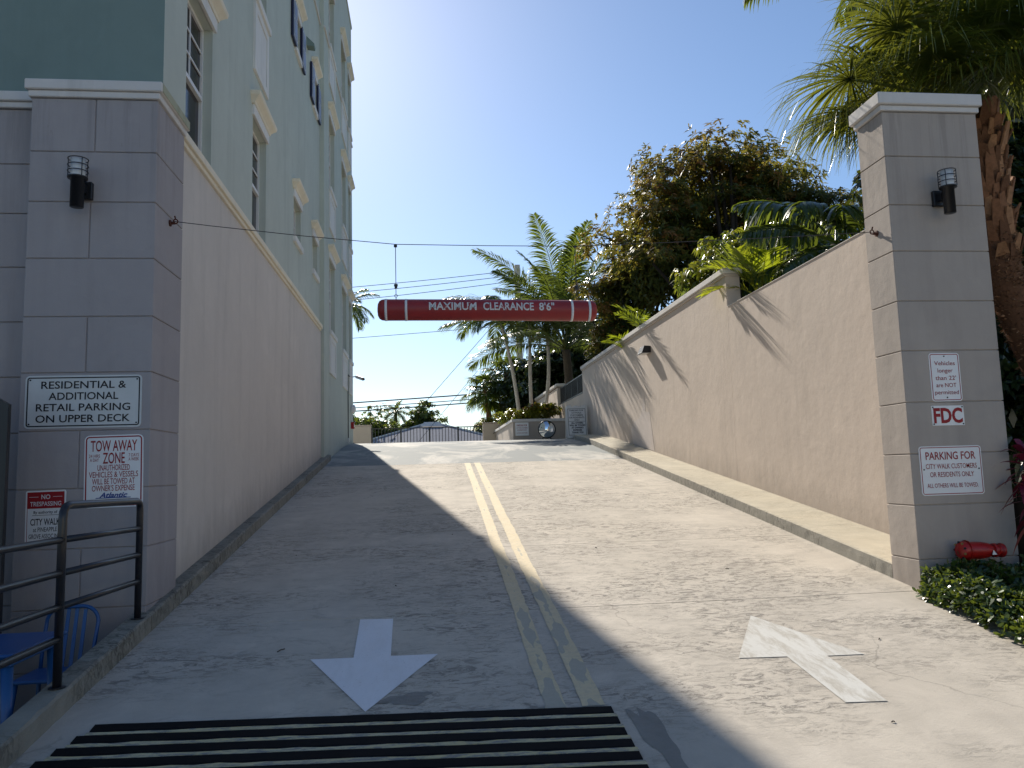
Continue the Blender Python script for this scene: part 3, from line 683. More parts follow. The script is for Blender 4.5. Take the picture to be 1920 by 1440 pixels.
def window(x, h, sash=True, cols=2, rows=3, hooded=True, depth=.12, sill=False):
    y0, y1, z0, z1 = h; xi = x-depth; fw = .045
    b = B(); b.box(xi-.02, xi+.02, y0, y0+fw, z0, z1); b.box(xi-.02, xi+.02, y1-fw, y1, z0, z1); b.box(xi-.02, xi+.02, y0+fw, y1-fw, z0, z0+fw); b.box(xi-.02, xi+.02, y0+fw, y1-fw, z1-fw, z1)
    w = b.build('window', M['white'], bd)
    zm = (z0+z1)/2 if sash else z0+fw
    if sash:
        b = B(); b.box(xi-.015, xi+.03, y0+fw, y1-fw, zm-.025, zm+.025); b.build('sash_rail', M['white'], w)
        b = B(); b.add([(xi-.012, y0+fw, z0+fw), (xi-.012, y1-fw, z0+fw), (xi-.012, y1-fw, zm-.025), (xi-.012, y0+fw, zm-.025)], [(0, 1, 2, 3)]); b.build('pane', M['glass'], w)
    ya, yb, za, zb = y0+fw, y1-fw, zm+(.025 if sash else 0), z1-fw
    b = B(); b.add([(xi-.004, ya, za), (xi-.004, yb, za), (xi-.004, yb, zb), (xi-.004, ya, zb)], [(0, 1, 2, 3)]); b.build('pane', M['glass'], w)
    for c in range(1, cols):
        y = ya+(yb-ya)*c/cols; b = B(); b.box(xi, xi+.014, y-.010, y+.010, za, zb); b.build('muntin', M['white'], w)
    for r_ in range(1, rows):
        z = za+(zb-za)*r_/rows; b = B(); b.box(xi+.001, xi+.0145, ya, yb, z-.010, z+.010); b.build('muntin', M['white'], w)
    if hooded: hood(x, y0, y1, z1, bd)
    if sill: b = B(); b.cbox(x-.02, x+.05, y0-.06, y1+.06, z0-.12, z0-.002, .006); b.build('sill', M['panelw'], bd)
def panel(x, y0, y1, z0, z1):
    b = B(); b.cbox(x-.01, x+.02, y0-.05, y1+.05, z0, z1, .004); p = b.build('wall_panel', M['panelw'], bd)
    for bx in ((y0-.05, y0+.07, z0, z1-.13), (y1-.07, y1+.05, z0, z1-.13), (y0+.071, y1-.071, z0, z0+.12), (y0+.071, y1-.071, z1-.26, z1-.13)):
        b = B(); b.cbox(x+.021, x+.036, *bx, .004); b.build('panel_moulding', M['panelw'], p)
    b = B(); b.cbox(x+.021, x+.07, y0-.07, y1+.07, z1-.128, z1-.02, .008); b.build('sill', M['panelw'], p)
for i, h in enumerate(H1):
    big = i in (0, 1, 4, 5, 8, 9)
    window(X1, h, big, 2, 3 if big else 2, True, .12, sill=not big)
    if big and i > 1: panel(X1, h[0], h[1], h[2]-1.17, h[2]-.003)
    if not big and i in (6, 7, 10, 11):
        for (ya, yb) in ((h[0]-.46, h[0]-.02), (h[1]+.02, h[1]+.46)):
            b = B(); b.cbox(X1+.01, X1+.055, ya, yb, h[2]-.06, h[3]+.03, .004); s = b.build('shutter', M['navy'], bd)
            mid = (h[2]+h[3])/2
            for (za, zb) in ((h[2]-.01, mid-.02), (mid+.02, h[3]-.02)):
                b = B(); b.box(X1+.056, X1+.060, ya+.05, yb-.05, za, zb); b.build('shutter_panel', M['sign_grey'], s)
                b = B(); b.box(X1+.061, X1+.064, ya+.075, yb-.075, za+.025, zb-.025); b.build('louvre_field', M['navy'], s)
for h in H2:
    window(X2, h, True, 2, 3); panel(X2, h[0], h[1], h[2]-1.06, h[2]-.003)

# fittings fixed to the far end of the building
fl = thing('floodlight', (X1, 15.0, 9.0), 'small dark vent hood on the green wall beside the upper shuttered window', 'vent')
b = B(); b.add([(X1, 15.75, 9.18), (X1, 15.95, 9.18), (X1+.16, 15.95, 9.02), (X1+.16, 15.75, 9.02), (X1, 15.75, 8.98), (X1, 15.95, 8.98), (X1+.15, 15.95, 8.96), (X1+.15, 15.75, 8.96)], [(0, 1, 2, 3), (3, 2, 6, 7), (0, 3, 7, 4), (1, 5, 6, 2), (4, 7, 6, 5)]); fixn(b.build('hood', M['green_dark'], fl)); fl.name = 'vent_hood'
cm = thing('security_camera', (X2, 23.9, 2.9), 'white security camera on a bracket at the far corner of the building', 'camera')
b = B(); b.tube([(X2, 23.7, 2.95), (X2+.18, 23.7, 2.97), (X2+.25, 23.6, 2.95)], .018, 6); b.build('bracket', M['white'], cm)
b = B(); b.tube([(X2+.2, 23.75, 2.97), (X2+.42, 23.45, 2.86)], .05, 10); b.build('camera_body', M['white'], cm)
b = B(); b.tube([(X2+.42, 23.45, 2.86), (X2+.44, 23.42, 2.85)], .038, 10); b.build('lens', M['black'], cm)
cd = thing('conduit', (X2, 23.0, 0), 'thin grey conduit running down the green wall below the security camera', 'pipe')
b = B(); b.tube([(X2+.02, 23.0, zr(23)+.15), (X2+.02, 23.0, 2.9), (X2+.02, 23.1, 2.95), (X2+.02, 23.65, 2.95)], .013, 6); b.build('pipe', M['dark_wire'], cd)
b = B(); b.cbox(X2, X2+.05, 22.95, 23.05, zr(23)+.08, zr(23)+.2, .004); b.build('junction_box', M['sign_grey'], cd)
bl = thing('alarm_bell', (X2, 24.2, 2.0), 'round white alarm bell on the far corner of the green wall', 'bell')
b = B(); b.lathe([(0, .13), (.05, .135), (.09, .11), (.11, .05), (.115, 0)], (X2+.03, 24.1, 2.02), (1, 0, 0), 18); b.build('gong', M['white'], bl, True)
b = B(); b.cbox(X2, X2+.03, 24.0, 24.2, 1.92, 2.12, .004); b.build('backplate', M['white'], bl)
fa = thing('alarm_box', (X2, 24.3, 1.5), 'small red alarm box below the white bell', 'alarm box')
b = B(); b.cbox(X2, X2+.09, 24.0, 24.22, 1.42, 1.62, .008); b.build('housing', M['alarm_red'], fa)
b = B(); b.cbox(X2+.0905, X2+.095, 24.04, 24.18, 1.47, 1.57, .002); b.build('strobe', M['lamp_glass'], fa)

# ------------------------------------------------------------------ pillar lamps
def sconce(loc, label):
    t = thing('wall_lamp', loc, label, 'lamp', 'black caged lamps on the gate pillars')
    b = B(); b.cbox(-.065, .065, -.045, -.001, -.13, .02, .005); b.build('mounting_box', M['black'], t, local=True)
    b = B(); b.box(-.03, .03, -.10, -.045, -.09, -.02); b.build('arm', M['black'], t, local=True)
    b = B(); b.lathe([(-.24, 0), (-.24, .052), (.0, .052), (.0, .076), (.014, .078), (.014, 0)], (0, -.16, 0), (0, 0, 1), 24); b.build('body', M['black'], t, True, local=True)
    b = B(); b.lathe([(.0145, .056), (.165, .056), (.168, 0)], (0, -.16, 0), (0, 0, 1), 24); b.build('lamp_glass', M['lamp_glass'], t, True, local=True)
    for z in (.06, .112, .165):
        b = B(); b.tube([(.076*math.cos(a), -.16+.076*math.sin(a), z) for a in np.linspace(0, 2*math.pi, 25)], .0042, 6, False); b.build('cage_ring', M['black'], t, local=True)
    for k in range(4):
        a = R(45+90*k); b = B(); b.tube([(.076*math.cos(a), -.16+.076*math.sin(a), .01), (.076*math.cos(a), -.16+.076*math.sin(a), .168)], .004, 6); b.build('cage_bar', M['black'], t, local=True)
    return t
s1 = sconce((-2.815, 6.68, 2.49), 'black caged wall lamp high on the shaded left pillar')
s2 = copy_tree(s1); s2.location = (4.885, 6.70, 2.515); s2['label'] = 'black caged wall lamp high on the right pillar above the small parking signs'

# ------------------------------------------------------------------ signs
Rd, Bk, Wt = 'letter_red', 'letter_black', 'letter_white'
sign(-2.775, .664, .905, .432, 6.68, 'wide white sign reading RESIDENTIAL & ADDITIONAL RETAIL PARKING ON UPPER DECK', [
    ('RESIDENTIAL &', .00, .138, .66, .058, Bk, .012), ('ADDITIONAL', .0, .046, .54, .058, Bk, .012), ('RETAIL PARKING', .0, -.046, .73, .058, Bk, .012), ('ON UPPER DECK', .0, -.138, .73, .058, Bk, .012)],
    'sign_grey', Bk, r=.035, inset=.014, bw=.010, bolts=((-.415, .18), (.415, .18), (-.415, -.18), (.415, -.18)))
sign(-2.525, .093, .457, .585, 6.68, 'white sign with red letters reading TOW AWAY ZONE on the left pillar', [
    ('TOW AWAY', 0, .205, .36, .085, Rd, .010), ('ZONE', 0, .105, .17, .085, Rd, .010), ('24 HRS', -.15, .125, .085, .026, Rd, .0), ('A DAY', -.15, .092, .068, .026, Rd, .0),
    ('7 DAYS', .155, .125, .08, .026, Rd, .0), ('A WEEK', .155, .092, .082, .026, Rd, .0), ('UNAUTHORIZED', 0, .028, .25, .045, Rd, .004), ('VEHICLES & VESSELS', 0, -.027, .38, .045, Rd, .004),
    ('WILL BE TOWED AT', 0, -.082, .33, .045, Rd, .004), ("OWNER'S EXPENSE", 0, -.137, .33, .045, Rd, .004), ('Atlantic', .0, -.193, .22, .040, 'letter_blue', .03, .35), ('TOWING & RECOVERY', .03, -.262, .28, .016, Bk, .0)],
    'sign_white', Rd, r=.04, inset=.010, bw=.010, rules=((0, -.215, .27, .006, 'letter_blue'),), tilt=.012)
sign(-3.035, -.262, .305, .428, 6.68, 'small white and red NO TRESPASSING sign, lowest on the left pillar', [
    ('NO', 0, .163, .068, .034, Wt, .02), ('TRESPASSING', 0, .108, .235, .034, Wt, .012), ('By authority of', 0, .042, .18, .022, Bk, .01), ('CITY WALK', 0, -.035, .225, .050, Bk, .014),
    ('at PINEAPPLE', 0, -.095, .18, .034, Bk, .006), ('GROVE ASSOC.INC.', 0, -.148, .245, .034, Bk, .006)],
    'sign_white', Rd, r=.016, inset=.012, bw=.004, bgs=((0, .137, .276, .130, 'sign_red'),), rules=((0, .018, .20, .003, Bk), (-.09, .163, .07, .003, Wt), (.09, .163, .07, .003, Wt)), tilt=.012)
sign(4.80, .755, .302, .452, 6.70, "narrow white sign reading Vehicles longer than 22' are NOT permitted", [
    ('Vehicles', 0, .130, .205, .038, Rd, .003), ('longer', 0, .062, .150, .038, Rd, .003), ("than 22'", 0, -.008, .205, .038, Rd, .003), ('are NOT', 0, -.075, .20, .038, Rd, .003), ('permitted', 0, -.142, .235, .038, Rd, .003)],
    'sign_white', Rd, r=.03, inset=.010, bw=.007, bolts=((0, .195), (0, -.19)))
sign(4.79, .398, .318, .183, 6.70, 'white plate with bold red letters FDC between two larger signs', [('FDC', 0, 0, .285, .128, Rd, .035)], 'sign_white', None, r=.006,
     bolts=((-.145, .078), (.145, .078), (-.145, -.078), (.145, -.078)))
sign(4.777, -.105, .612, .447, 6.70, 'large white sign reading PARKING FOR CITY WALK CUSTOMERS on the right pillar', [
    ('PARKING FOR', 0, .135, .49, .068, Rd, .012), ('CITY WALK CUSTOMERS', 0, .04, .50, .044, Rd, .002), ('OR RESIDENTS ONLY', 0, -.035, .43, .044, Rd, .002), ('ALL OTHERS WILL BE TOWED.', 0, -.135, .50, .038, Rd, .002)],
    'sign_white', Rd, r=.03, inset=.010, bw=.007, bolts=((-.27, .012), (.27, .012)))
sign(3.33, 1.45, .47, .46, 26.98, 'small pale parking sign fixed to the planter wall beside the round mirror', [
    ('PARKING FOR', 0, .13, .36, .06, Rd, .012), ('CITY WALK CUSTOMERS', 0, .04, .38, .036, Rd, .008), ('OR RESIDENTS ONLY', 0, -.035, .33, .036, Rd, .008), ('ALL OTHERS WILL BE TOWED.', 0, -.135, .38, .032, Rd, .008)],
    'sign_white', None, r=.01)

# ------------------------------------------------------------------ clearance bar and its cable
cz, cr, cy = 1.512, .100, 7.2
cb = thing('clearance_bar', (.6, cy, cz), 'hanging red tube reading MAXIMUM CLEARANCE over the ramp', 'clearance bar')
def barz(x): return 1.522-.010*(x+.43)+.004*math.cos((x-.6)*1.5)
xs = [-.43, -.426, -.412, -.39, -.36]+list(np.linspace(-.3, 1.5, 20))+[1.57, 1.60, 1.622, 1.636, 1.64]; rs = [.02, .055, .082, .096, .1]+[.1]*20+[.1, .096, .082, .055, .02]
b = B(); b.tube([(x, cy, barz(x)) for x in xs], rs, 36); b.build('tube', M['tube_red'], cb, True)
for x in (-.350, -.165, 1.392, 1.560):
    b = B(); b.tube([(x-.011, cy, barz(x)), (x+.011, cy, barz(x))], cr+.0025, 36); b.build('band', M['letter_white'], cb, True)
def onbar(u, v):
    y = -math.sqrt(max(.0, cr*cr-v*v))-.0015; return (u, cy+y-.001, barz(u)+v)
for body, cx_, w in (('MAXIMUM', .265, .44), ('CLEARANCE', .785, .475), ("8'6\"", 1.145, .145)):
    lettering(body, cx_, .018, w, .072, onbar, M['worn_text'], cb, .022, slices=True)
for x in (-.258, 1.455):
    zt = 2.145; b = B(); b.tube([(x, cy, barz(x)+.15), (x, cy, zt)], .0035, 6); h = b.build('hanger', M['wire'], cb)
    for (z, r_) in ((zt-.012, .016), (barz(x)+.235, .018), (barz(x)+.215, .013)):
        b = B(); b.lathe([(-.012, 0), (-.010, r_), (.010, r_), (.012, 0)], (x, cy, z), (0, 0, 1), 8); b.build('clamp', M['black'], h)
    b = B(); b.tube([(x+.013*math.cos(a), cy, barz(x)+.135+.013*math.sin(a)) for a in np.linspace(0, 2*math.pi, 13)], .003, 5, False); b.build('ring', M['wire'], h)
    b = B(); b.tube([(x, cy, barz(x)+.095), (x, cy, barz(x)+.122)], .004, 6); b.build('eye_bolt', M['wire'], h)
sc_ = thing('span_cable', (1, 7.1, 2.15), 'thin steel cable strung between the two pillars holding the red tube', 'cable')
b = B(); pts = [(-2.22, 7.046, 2.307), (-1.9, 7.07, 2.275), (-1.1, 7.13, 2.205), (-.258, 7.2, 2.150), (.6, 7.2, 2.140), (1.455, 7.2, 2.138), (2.4, 7.11, 2.155), (3.4, 7.02, 2.18), (4.34, 6.93, 2.211)]
b.tube(pts, .0034, 6); b.build('cable', M['wire'], sc_)
for (x, y, z, sg) in ((-2.249, 7.046, 2.305, 1), (4.389, 6.93, 2.211, -1)):
    b = B(); b.lathe([(0, .03), (.012, .03), (.014, .014), (.045, .012), (.045, 0)], (x, y, z-.015), (sg, 0, 0), 10); a = b.build('anchor', M['rust'], sc_)
    b = B(); b.tube([(x+sg*(.05+.02*math.cos(t)), y, z+.02*math.sin(t)) for t in np.linspace(0, 2*math.pi, 13)], .006, 6, False); b.build('eye', M['rust'], a)
    b = B(); b.tube([(x+sg*.05, y, z+.02), (x+sg*.045, y-.01, z+.05)], .007, 6); b.build('shackle', M['rust'], a)

# ------------------------------------------------------------------ black pipe railing on the left kerb
rg = thing('pipe_railing', (-2.255, 5.2, -1.2), 'black pipe railing with rounded top standing on the left kerb', 'railing')
xk = -2.258; kt = lambda y: zr(y)+.135
def pipe(pts, r=.0215, name='rail'): b = B(); b.tube(pts, r, 12); return b.build(name, M['black_satin'], rg, True)
ytop = [(xk, 5.192, kt(5.192)), (xk, 5.192, -.22), (xk, 5.20, -.175), (xk, 5.225, -.145), (xk, 5.27, -.135), (xk, 6.44, -.150), (xk, 6.485, -.160), (xk, 6.51, -.185), (xk, 6.517, -.23), (xk, 6.517, kt(6.517))]
pipe(ytop, .026, 'top_loop')
for z in (-.345, -.548, -.752): pipe([(xk, 5.2, z+.0), (xk, 6.51, z-.022)]); pipe([(xk, 2.6, z+.012), (xk, 5.185, z)])
pipe([(xk, 2.6, -.935), (xk, 5.185, -.945)])
for y in (3.9, 2.6): pipe([(xk, y, kt(y)), (xk, y, -.33)], .026, 'post')
for y in (5.192, 6.517, 3.9): b = B(); b.lathe([(0, .05), (.006, .05), (.008, .03), (.008, 0)], (xk, y, kt(y)-.001), (0, 0, 1), 14); b.build('base_flange', M['black_satin'], rg)

# blue chair and table on the patio
def chair(x, y, rz, label):
    t = thing('metal_chair', (x, y, -1.8), label, 'chair', rz=rz)
    b = B(); b.cbox(-.20, .20, -.20, .20, .43, .455, .008); b.build('seat', M['blue'], t, local=True)
    zt = .875; pts = [(-.185, .19, .45)]+[(-.185+.0*q, .20+.02*q, .5+.08*q) for q in range(4)]
    arc = []
    for a in np.linspace(180, 0, 13):
        arc.append((.115*math.cos(R(a))+(-.07 if a > 90 else .07), .285, .76+.115*math.sin(R(a))))
    L = [(-.175, .19, .44), (-.183, .23, .6)]+arc+[(.183, .23, .6), (.175, .19, .44)]
    b = B(); b.tube(L, .014, 10); b.build('back_frame', M['blue'], t, True, local=True)
    for x_ in (-.09, -.03, .03, .09):
        b = B(); zt = .87-.02*abs(x_)/.09; b.add([(x_-.013, .195, .45), (x_+.013, .195, .45), (x_+.013, .288, zt), (x_-.013, .288, zt), (x_-.013, .203, .45), (x_+.013, .203, .45), (x_+.013, .296, zt), (x_-.013, .296, zt)],
              [(0, 1, 2, 3), (4, 7, 6, 5), (0, 4, 5, 1), (1, 5, 6, 2), (2, 6, 7, 3), (3, 7, 4, 0)]); b.build('back_slat', M['blue'], t, local=True)
    for sx in (-1, 1):
        for sy in (-1, 1):
            b = B(); b.tube([(sx*.17, sy*.17, .43), (sx*.205, sy*.215, .0)], [.017, .013], 10); b.build('leg', M['blue'], t, True, local=True)
    b = B(); b.tube([(-.19, -.19, .2), (.19, -.19, .2)], .008, 8); b.build('stretcher', M['blue'], t, local=True)
    b = B(); b.tube([(-.19, .19, .2), (.19, .19, .2)], .008, 8); b.build('stretcher', M['blue'], t, local=True)
chair(-2.68, 6.10, .0, 'blue metal chair with slatted rounded back behind the pipe railing')
tb = thing('metal_table', (-2.72, 5.25, -1.8), 'blue metal table at the lower left edge behind the railing', 'table')
b = B(); b.cbox(-3.07, -2.375, 4.9, 5.6, -.99, -.965, .01); b.build('tabletop', M['blue'], tb)
b = B(); b.cbox(-3.05, -2.395, 4.92, 5.58, -1.04, -.991, .006); b.build('apron', M['blue'], tb)
for sx, sy in ((-3.0, 4.97), (-2.44, 4.97), (-3.0, 5.53), (-2.44, 5.53)):
    b = B(); dx = .02 if sx > -2.7 else -.02; b.tube([(sx, sy, -1.04), (sx+dx, sy, -1.8)], [.035, .022], 10); b.build('leg', M['blue'], tb, True)
gt = thing('screen_panel', (-3.4, 6.0, -1.8), 'tall black metal screen with slanted top at the far left edge', 'screen')
b = B(); b.add([(-4.0, 5.98, -1.8), (-3.0, 5.98, -1.8), (-3.0, 5.98, .585), (-3.06, 5.98, .62), (-4.0, 5.98, 1.2), (-4.0, 6.02, -1.8), (-3.0, 6.02, -1.8), (-3.0, 6.02, .585), (-3.06, 6.02, .62), (-4.0, 6.02, 1.2)],
    [(0, 1, 2, 3, 4), (9, 8, 7, 6, 5), (1, 6, 7, 2), (2, 7, 8, 3), (3, 8, 9, 4), (4, 9, 5, 0)]); b.build('panel', M['black'], gt)
b = B(); b.box(-3.04, -3.0, 5.975, 5.979, -1.8, .56); b.build('edge_strip', M['black'], gt)

# ------------------------------------------------------------------ red fire department connection
fd = thing('fire_connection', (4.9, 6.6, -.83), 'red cast fire department connection low on the right pillar above the hedge', 'fire connection')
zf = -.82
b = B(); b.lathe([(0, 0), (0, .062), (.02, .078), (.05, .082), (.07, .078), (.09, .075), (.20, .074), (.26, .066), (.30, .052), (.33, .042), (.33, 0)], (4.685, 6.56, zf+.01), (1, 0, -.03), 20); b.build('body', M['hydrant'], fd, True)
b = B(); b.lathe([(0, .05), (.0, .06), (.03, .062), (.03, .05), (.07, .048), (.07, .062), (.095, .062), (.095, 0)], (5.0, 6.56, zf), (1, 0, -.03), 16); b.build('collar', M['hydrant'], fd, True)
b = B(); b.lathe([(0, .045), (.10, .045)], (4.92, 6.70, zf), (0, -1, 0), 14); b.build('inlet_pipe', M['hydrant'], fd, True)
for k in range(9):
    a = 2*math.pi*k/9; b = B(); b.lathe([(-.006, 0), (-.006, .011), (.006, .011), (.006, 0)], (4.692, 6.56+.07*math.cos(a), zf+.01+.07*math.sin(a)), (1, 0, 0), 6); b.build('lug', M['brass'] if k % 2 else M['black'], fd)
b = B(); b.lathe([(0, .088), (.012, .088), (.012, .07)], (4.745, 6.56, zf+.01), (1, 0, 0), 20); b.build('ring', M['hydrant'], fd, True)
b = B(); b.add([(4.94, 6.484, zf-.03), (4.99, 6.486, zf-.03), (4.955, 6.486, zf+.01)], [(0, 1, 2)]); b.build('tag', M['sign_white'], fd)

# ------------------------------------------------------------------ things on the upper deck
df = thing('deck_fence', (0, 34, DECK), 'black picket fence along the far edge of the upper deck', 'fence')
zt = 2.0
b = B(); b.box(-2.32, 2.45, 33.98, 34.02, zt-.04, zt); b.build('rail', M['black'], df)
b = B(); b.box(-2.32, 2.45, 33.98, 34.02, DECK+.08, DECK+.12); b.build('rail', M['black'], df)
for i, x in enumerate(np.arange(-2.31, 2.46, .137)):
    b = B(); w = .035 if i % 9 == 0 else .013; b.box(x-w, x+w, 34-w*.8, 34+w*.8, DECK, zt-.04 if w < .02 else zt+.01); b.build('picket', M['black'], df)
for (x0, x1, lab) in ((-3.6, -2.34, 'short taupe parapet wall at the left end of the deck fence'), (2.47, 3.6, 'taupe parapet wall at the right end of the deck fence')):
    t = thing('parapet_wall', ((x0+x1)/2, 34, DECK), lab, 'wall')
    b = B(); b.cbox(x0, x1, 33.9, 34.15, DECK-.01, 2.10, .01); b.build('wall_body', M['taupe'], t); b = B(); b.cbox(x0-.02, x1+.02, 33.88, 34.17, 2.102, 2.15, .01); b.build('coping', M['taupe'], t)
pl = thing('planter', (4.1, 30, DECK), 'taupe stucco planter box on the deck holding palms and croton bushes', 'planter')
b = B(); b.box(3.02, 5.09, 27.0, 27.2, DECK-.2, 1.70); b.box(3.02, 3.22, 27.2, 33.8, DECK-.2, 1.70); b.build('planter_wall', M['taupe'], pl)
b = B(); b.cbox(2.97, 5.09, 26.95, 27.25, 1.702, 1.80, .01); b.cbox(2.97, 3.27, 27.252, 33.8, 1.702, 1.80, .01); b.build('coping', M['cap'], pl)
b = B(); b.box(3.22, 5.09, 27.2, 33.8, 1.3, 1.62); b.build('soil', M['soil'], pl)
mr = thing('traffic_mirror', (3.93, 25.3, 1.0), 'round convex traffic mirror standing on the deck by the planter', 'mirror')
mc = Vector((3.93, 25.2, 1.325)); ax = Vector((-.10, -1, .02)).normalized(); Rm = .275
b = B(); b.lathe([(.085-.085*(r_/Rm)**2, r_) for r_ in np.linspace(0, Rm, 9)], mc, ax, 32); fixn(b.build('mirror_face', M['mirror'], mr, True))
b = B(); b.lathe([(-.03, 0), (-.03, Rm+.01), (-.01, Rm+.022), (.012, Rm+.018), (.015, Rm-.004)], mc, ax, 32); b.build('rim', M['black'], mr, True)
for x in (3.80, 4.06): b = B(); b.tube([(x, 25.26, 1.0), (x, 25.26, 1.15)], .02, 8); b.build('foot', M['black'], mr)
b = B(); b.box(3.66, 4.2, 25.2, 25.42, .985, 1.015); b.build('base', M['black'], mr)
af = thing('a_frame_sign', (4.75, 24.1, zr(24.1)), 'white folding A-frame sign board at the top of the right kerb', 'sign')
zb0 = zr(24.1); W_, Hh = .62, 1.06; x0 = 4.71
def afp(off, lean=.14):
    return lambda u, v: (x0+u, 23.95-off+lean*v/Hh*1.0, zb0+.02+v)
q = afp(0); b = B(); fr = [(-.31, 0), (-.18, 0), (-.16, .05), (.16, .05), (.18, 0), (.31, 0), (.31, 1.0), (.28, 1.03), (.17, 1.03), (.17, .97), (.07, .97), (.07, 1.01), (-.07, 1.01), (-.07, .97), (-.17, .97), (-.17, 1.03), (-.28, 1.03), (-.31, 1.0)]
n_ = len(fr); b.add([q(*p) for p in fr]+[(q(*p)[0], q(*p)[1]+.04, q(*p)[2]) for p in fr], [tuple(range(n_)), tuple(range(n_, 2*n_))[::-1]]+[(i, (i+1) % n_, n_+(i+1) % n_, n_+i) for i in range(n_)]); fixn(b.build('front_board', M['white'], af))
b = B(); b.add([(x-0, 24.36-.14*z/Hh, zb0+.02+z) for x, z in ((x0-.31, 0), (x0+.31, 0), (x0+.31, 1.0), (x0-.31, 1.0))]+[(x-0, 24.40-.14*z/Hh, zb0+.02+z) for x, z in ((x0-.31, 0), (x0+.31, 0), (x0+.31, 1.0), (x0-.31, 1.0))], [(0, 1, 2, 3), (7, 6, 5, 4), (0, 4, 5, 1), (1, 5, 6, 2), (2, 6, 7, 3), (3, 7, 4, 0)]); b.build('rear_board', M['white'], af)
q2 = afp(.004)
def ring(W, H, z0, w, mt):
    b = B(); o_ = [(-W/2, z0), (W/2, z0), (W/2, z0+H), (-W/2, z0+H)]; i_ = [(-W/2+w, z0+w), (W/2-w, z0+w), (W/2-w, z0+H-w), (-W/2+w, z0+H-w)]
    b.add([q2(*p) for p in o_+i_], [(k, (k+1) % 4, 4+(k+1) % 4, 4+k) for k in range(4)]); b.build('border', M[mt], af)
ring(.56, .84, .08, .012, Bk)
b = B(); b.add([afp(.003)(*p) for p in ((-.268, .095), (.268, .095), (.268, .908), (-.268, .908))], [(0, 1, 2, 3)]); b.build('panel', M['sign_white'], af)
for i, (s_, w_, bo) in enumerate((('PARKING FOR', .44, .012), ('CITYWALK', .32, .012), ('CUSTOMERS', .40, .012), ('OR RESIDENTS', .48, .012), ('ONLY', .17, .012), ('ALL OTHERS', .38, .04), ('WILL BE TOWED', .50, .04), ("AT OWNER'S", .38, .04), ('EXPENSE', .28, .04), ('THANK YOU', .36, .04))):
    lettering(s_, 0, .862-.075*i-(.02 if i > 4 else 0), w_, .047, afp(.006), M[Bk], af, bo)
b = B(); b.add([afp(.006)(*p) for p in ((-.26, .512), (.26, .512), (.26, .52), (-.26, .52))], [(0, 1, 2, 3)]); b.build('printed_line', M[Bk], af)

# ------------------------------------------------------------------ far house, poles, wires
ho = thing('hip_roof_house', (.3, 50, -1.8), 'far house with a grey shingled hip roof beyond the deck fence', 'house')
b = B(); b.box(-6.6, 7.4, 46.5, 56, -1.85, 1.0); b.build('wall', M['cream_wall'], ho)
ap = [(-.2, 50.5, 3.15), (.95, 50.5, 3.15)]; ev = [(-7.2, 45.6, .95), (8.0, 45.6, .95), (8.0, 56.6, .95), (-7.2, 56.6, .95)]
b = B(); b.add(ev+ap, [(0, 1, 5, 4), (1, 2, 5), (2, 3, 4, 5), (3, 0, 4)]); b.build('roof', M['roof'], ho)
M['bronze'] = plain('dark_bronze', (.03, .026, .022), .5, .4)
b = B()
for a, c in ((ev[0], ap[0]), (ev[1], ap[1]), (ap[0], ap[1])): b.tube([a, c], .06, 6)
b.build('ridge_tiles', M['sign_grey'], ho)
b = B(); b.add([(-.35, 50.1, 3.02), (1.1, 50.1, 3.02), (.85, 50.45, 3.30), (-.1, 50.45, 3.30)], [(0, 1, 2, 3)]); b.build('ridge_vent', M['cap'], ho)
po = thing('utility_pole', (5.05, 41, -1.8), 'tall concrete utility pole standing behind the coconut palm', 'pole')
b = B(); b.tube([(5.05, 41, -1.8), (5.05, 41, 11.1)], [.26, .2], 4); b.build('pole_shaft', M['pole'] if 'pole' in M else M['bark_pale'], po)
b = B(); b.box(4.6, 5.5, 40.85, 41.15, 10.2, 10.35); b.build('crossarm', M['bark'], po)
def wire(p, q, sag, r, label, mat='dark_wire'):
    b = B(); P_, Q_ = Vector(p), Vector(q); b.tube([P_.lerp(Q_, t)+Vector((0, 0, -4*sag*t*(1-t))) for t in np.linspace(0, 1, 15)], r, 5); return tag(b.build('utility_wire', M[mat]), label, 'wire', 'overhead wires beyond the deck')
wire((-14, 44, 9.9), (4.8, 40.8, 10.75), .15, .016, 'topmost of the three close overhead wires left of the coconut palm')
wire((-14, 44, 9.65), (4.9, 40.8, 10.5), .2, .016, 'middle of the three close overhead wires left of the coconut palm')
wire((-14, 44, 9.15), (5.0, 40.8, 10.2), .22, .016, 'lowest of the three close overhead wires left of the coconut palm')
wire((-14, 44, 7.05), (5.1, 41.1, 7.85), .05, .014, 'single overhead wire passing just below the red tube')
wire((-16, 42, 3.35), (8, 41, 4.45), .10, .034, 'thick upper cable low in the sky above the far trees')
wire((-16, 42, 3.10), (8, 41, 4.20), .12, .022, 'thinner middle cable low in the sky above the far trees')
wire((-16, 42, 2.90), (8, 41, 4.0), .10, .032, 'lowest thick cable low in the sky above the far trees')
wire((-2.5, 44, 1.2), (5.0, 41, 9.3), .0, .014, 'steep guy wire rising to the right above the house roof')
wire((-.6, 42.5, 1.5), (5.05, 41, 8.0), .0, .012, 'second guy wire rising more steeply beside the small fan palm')

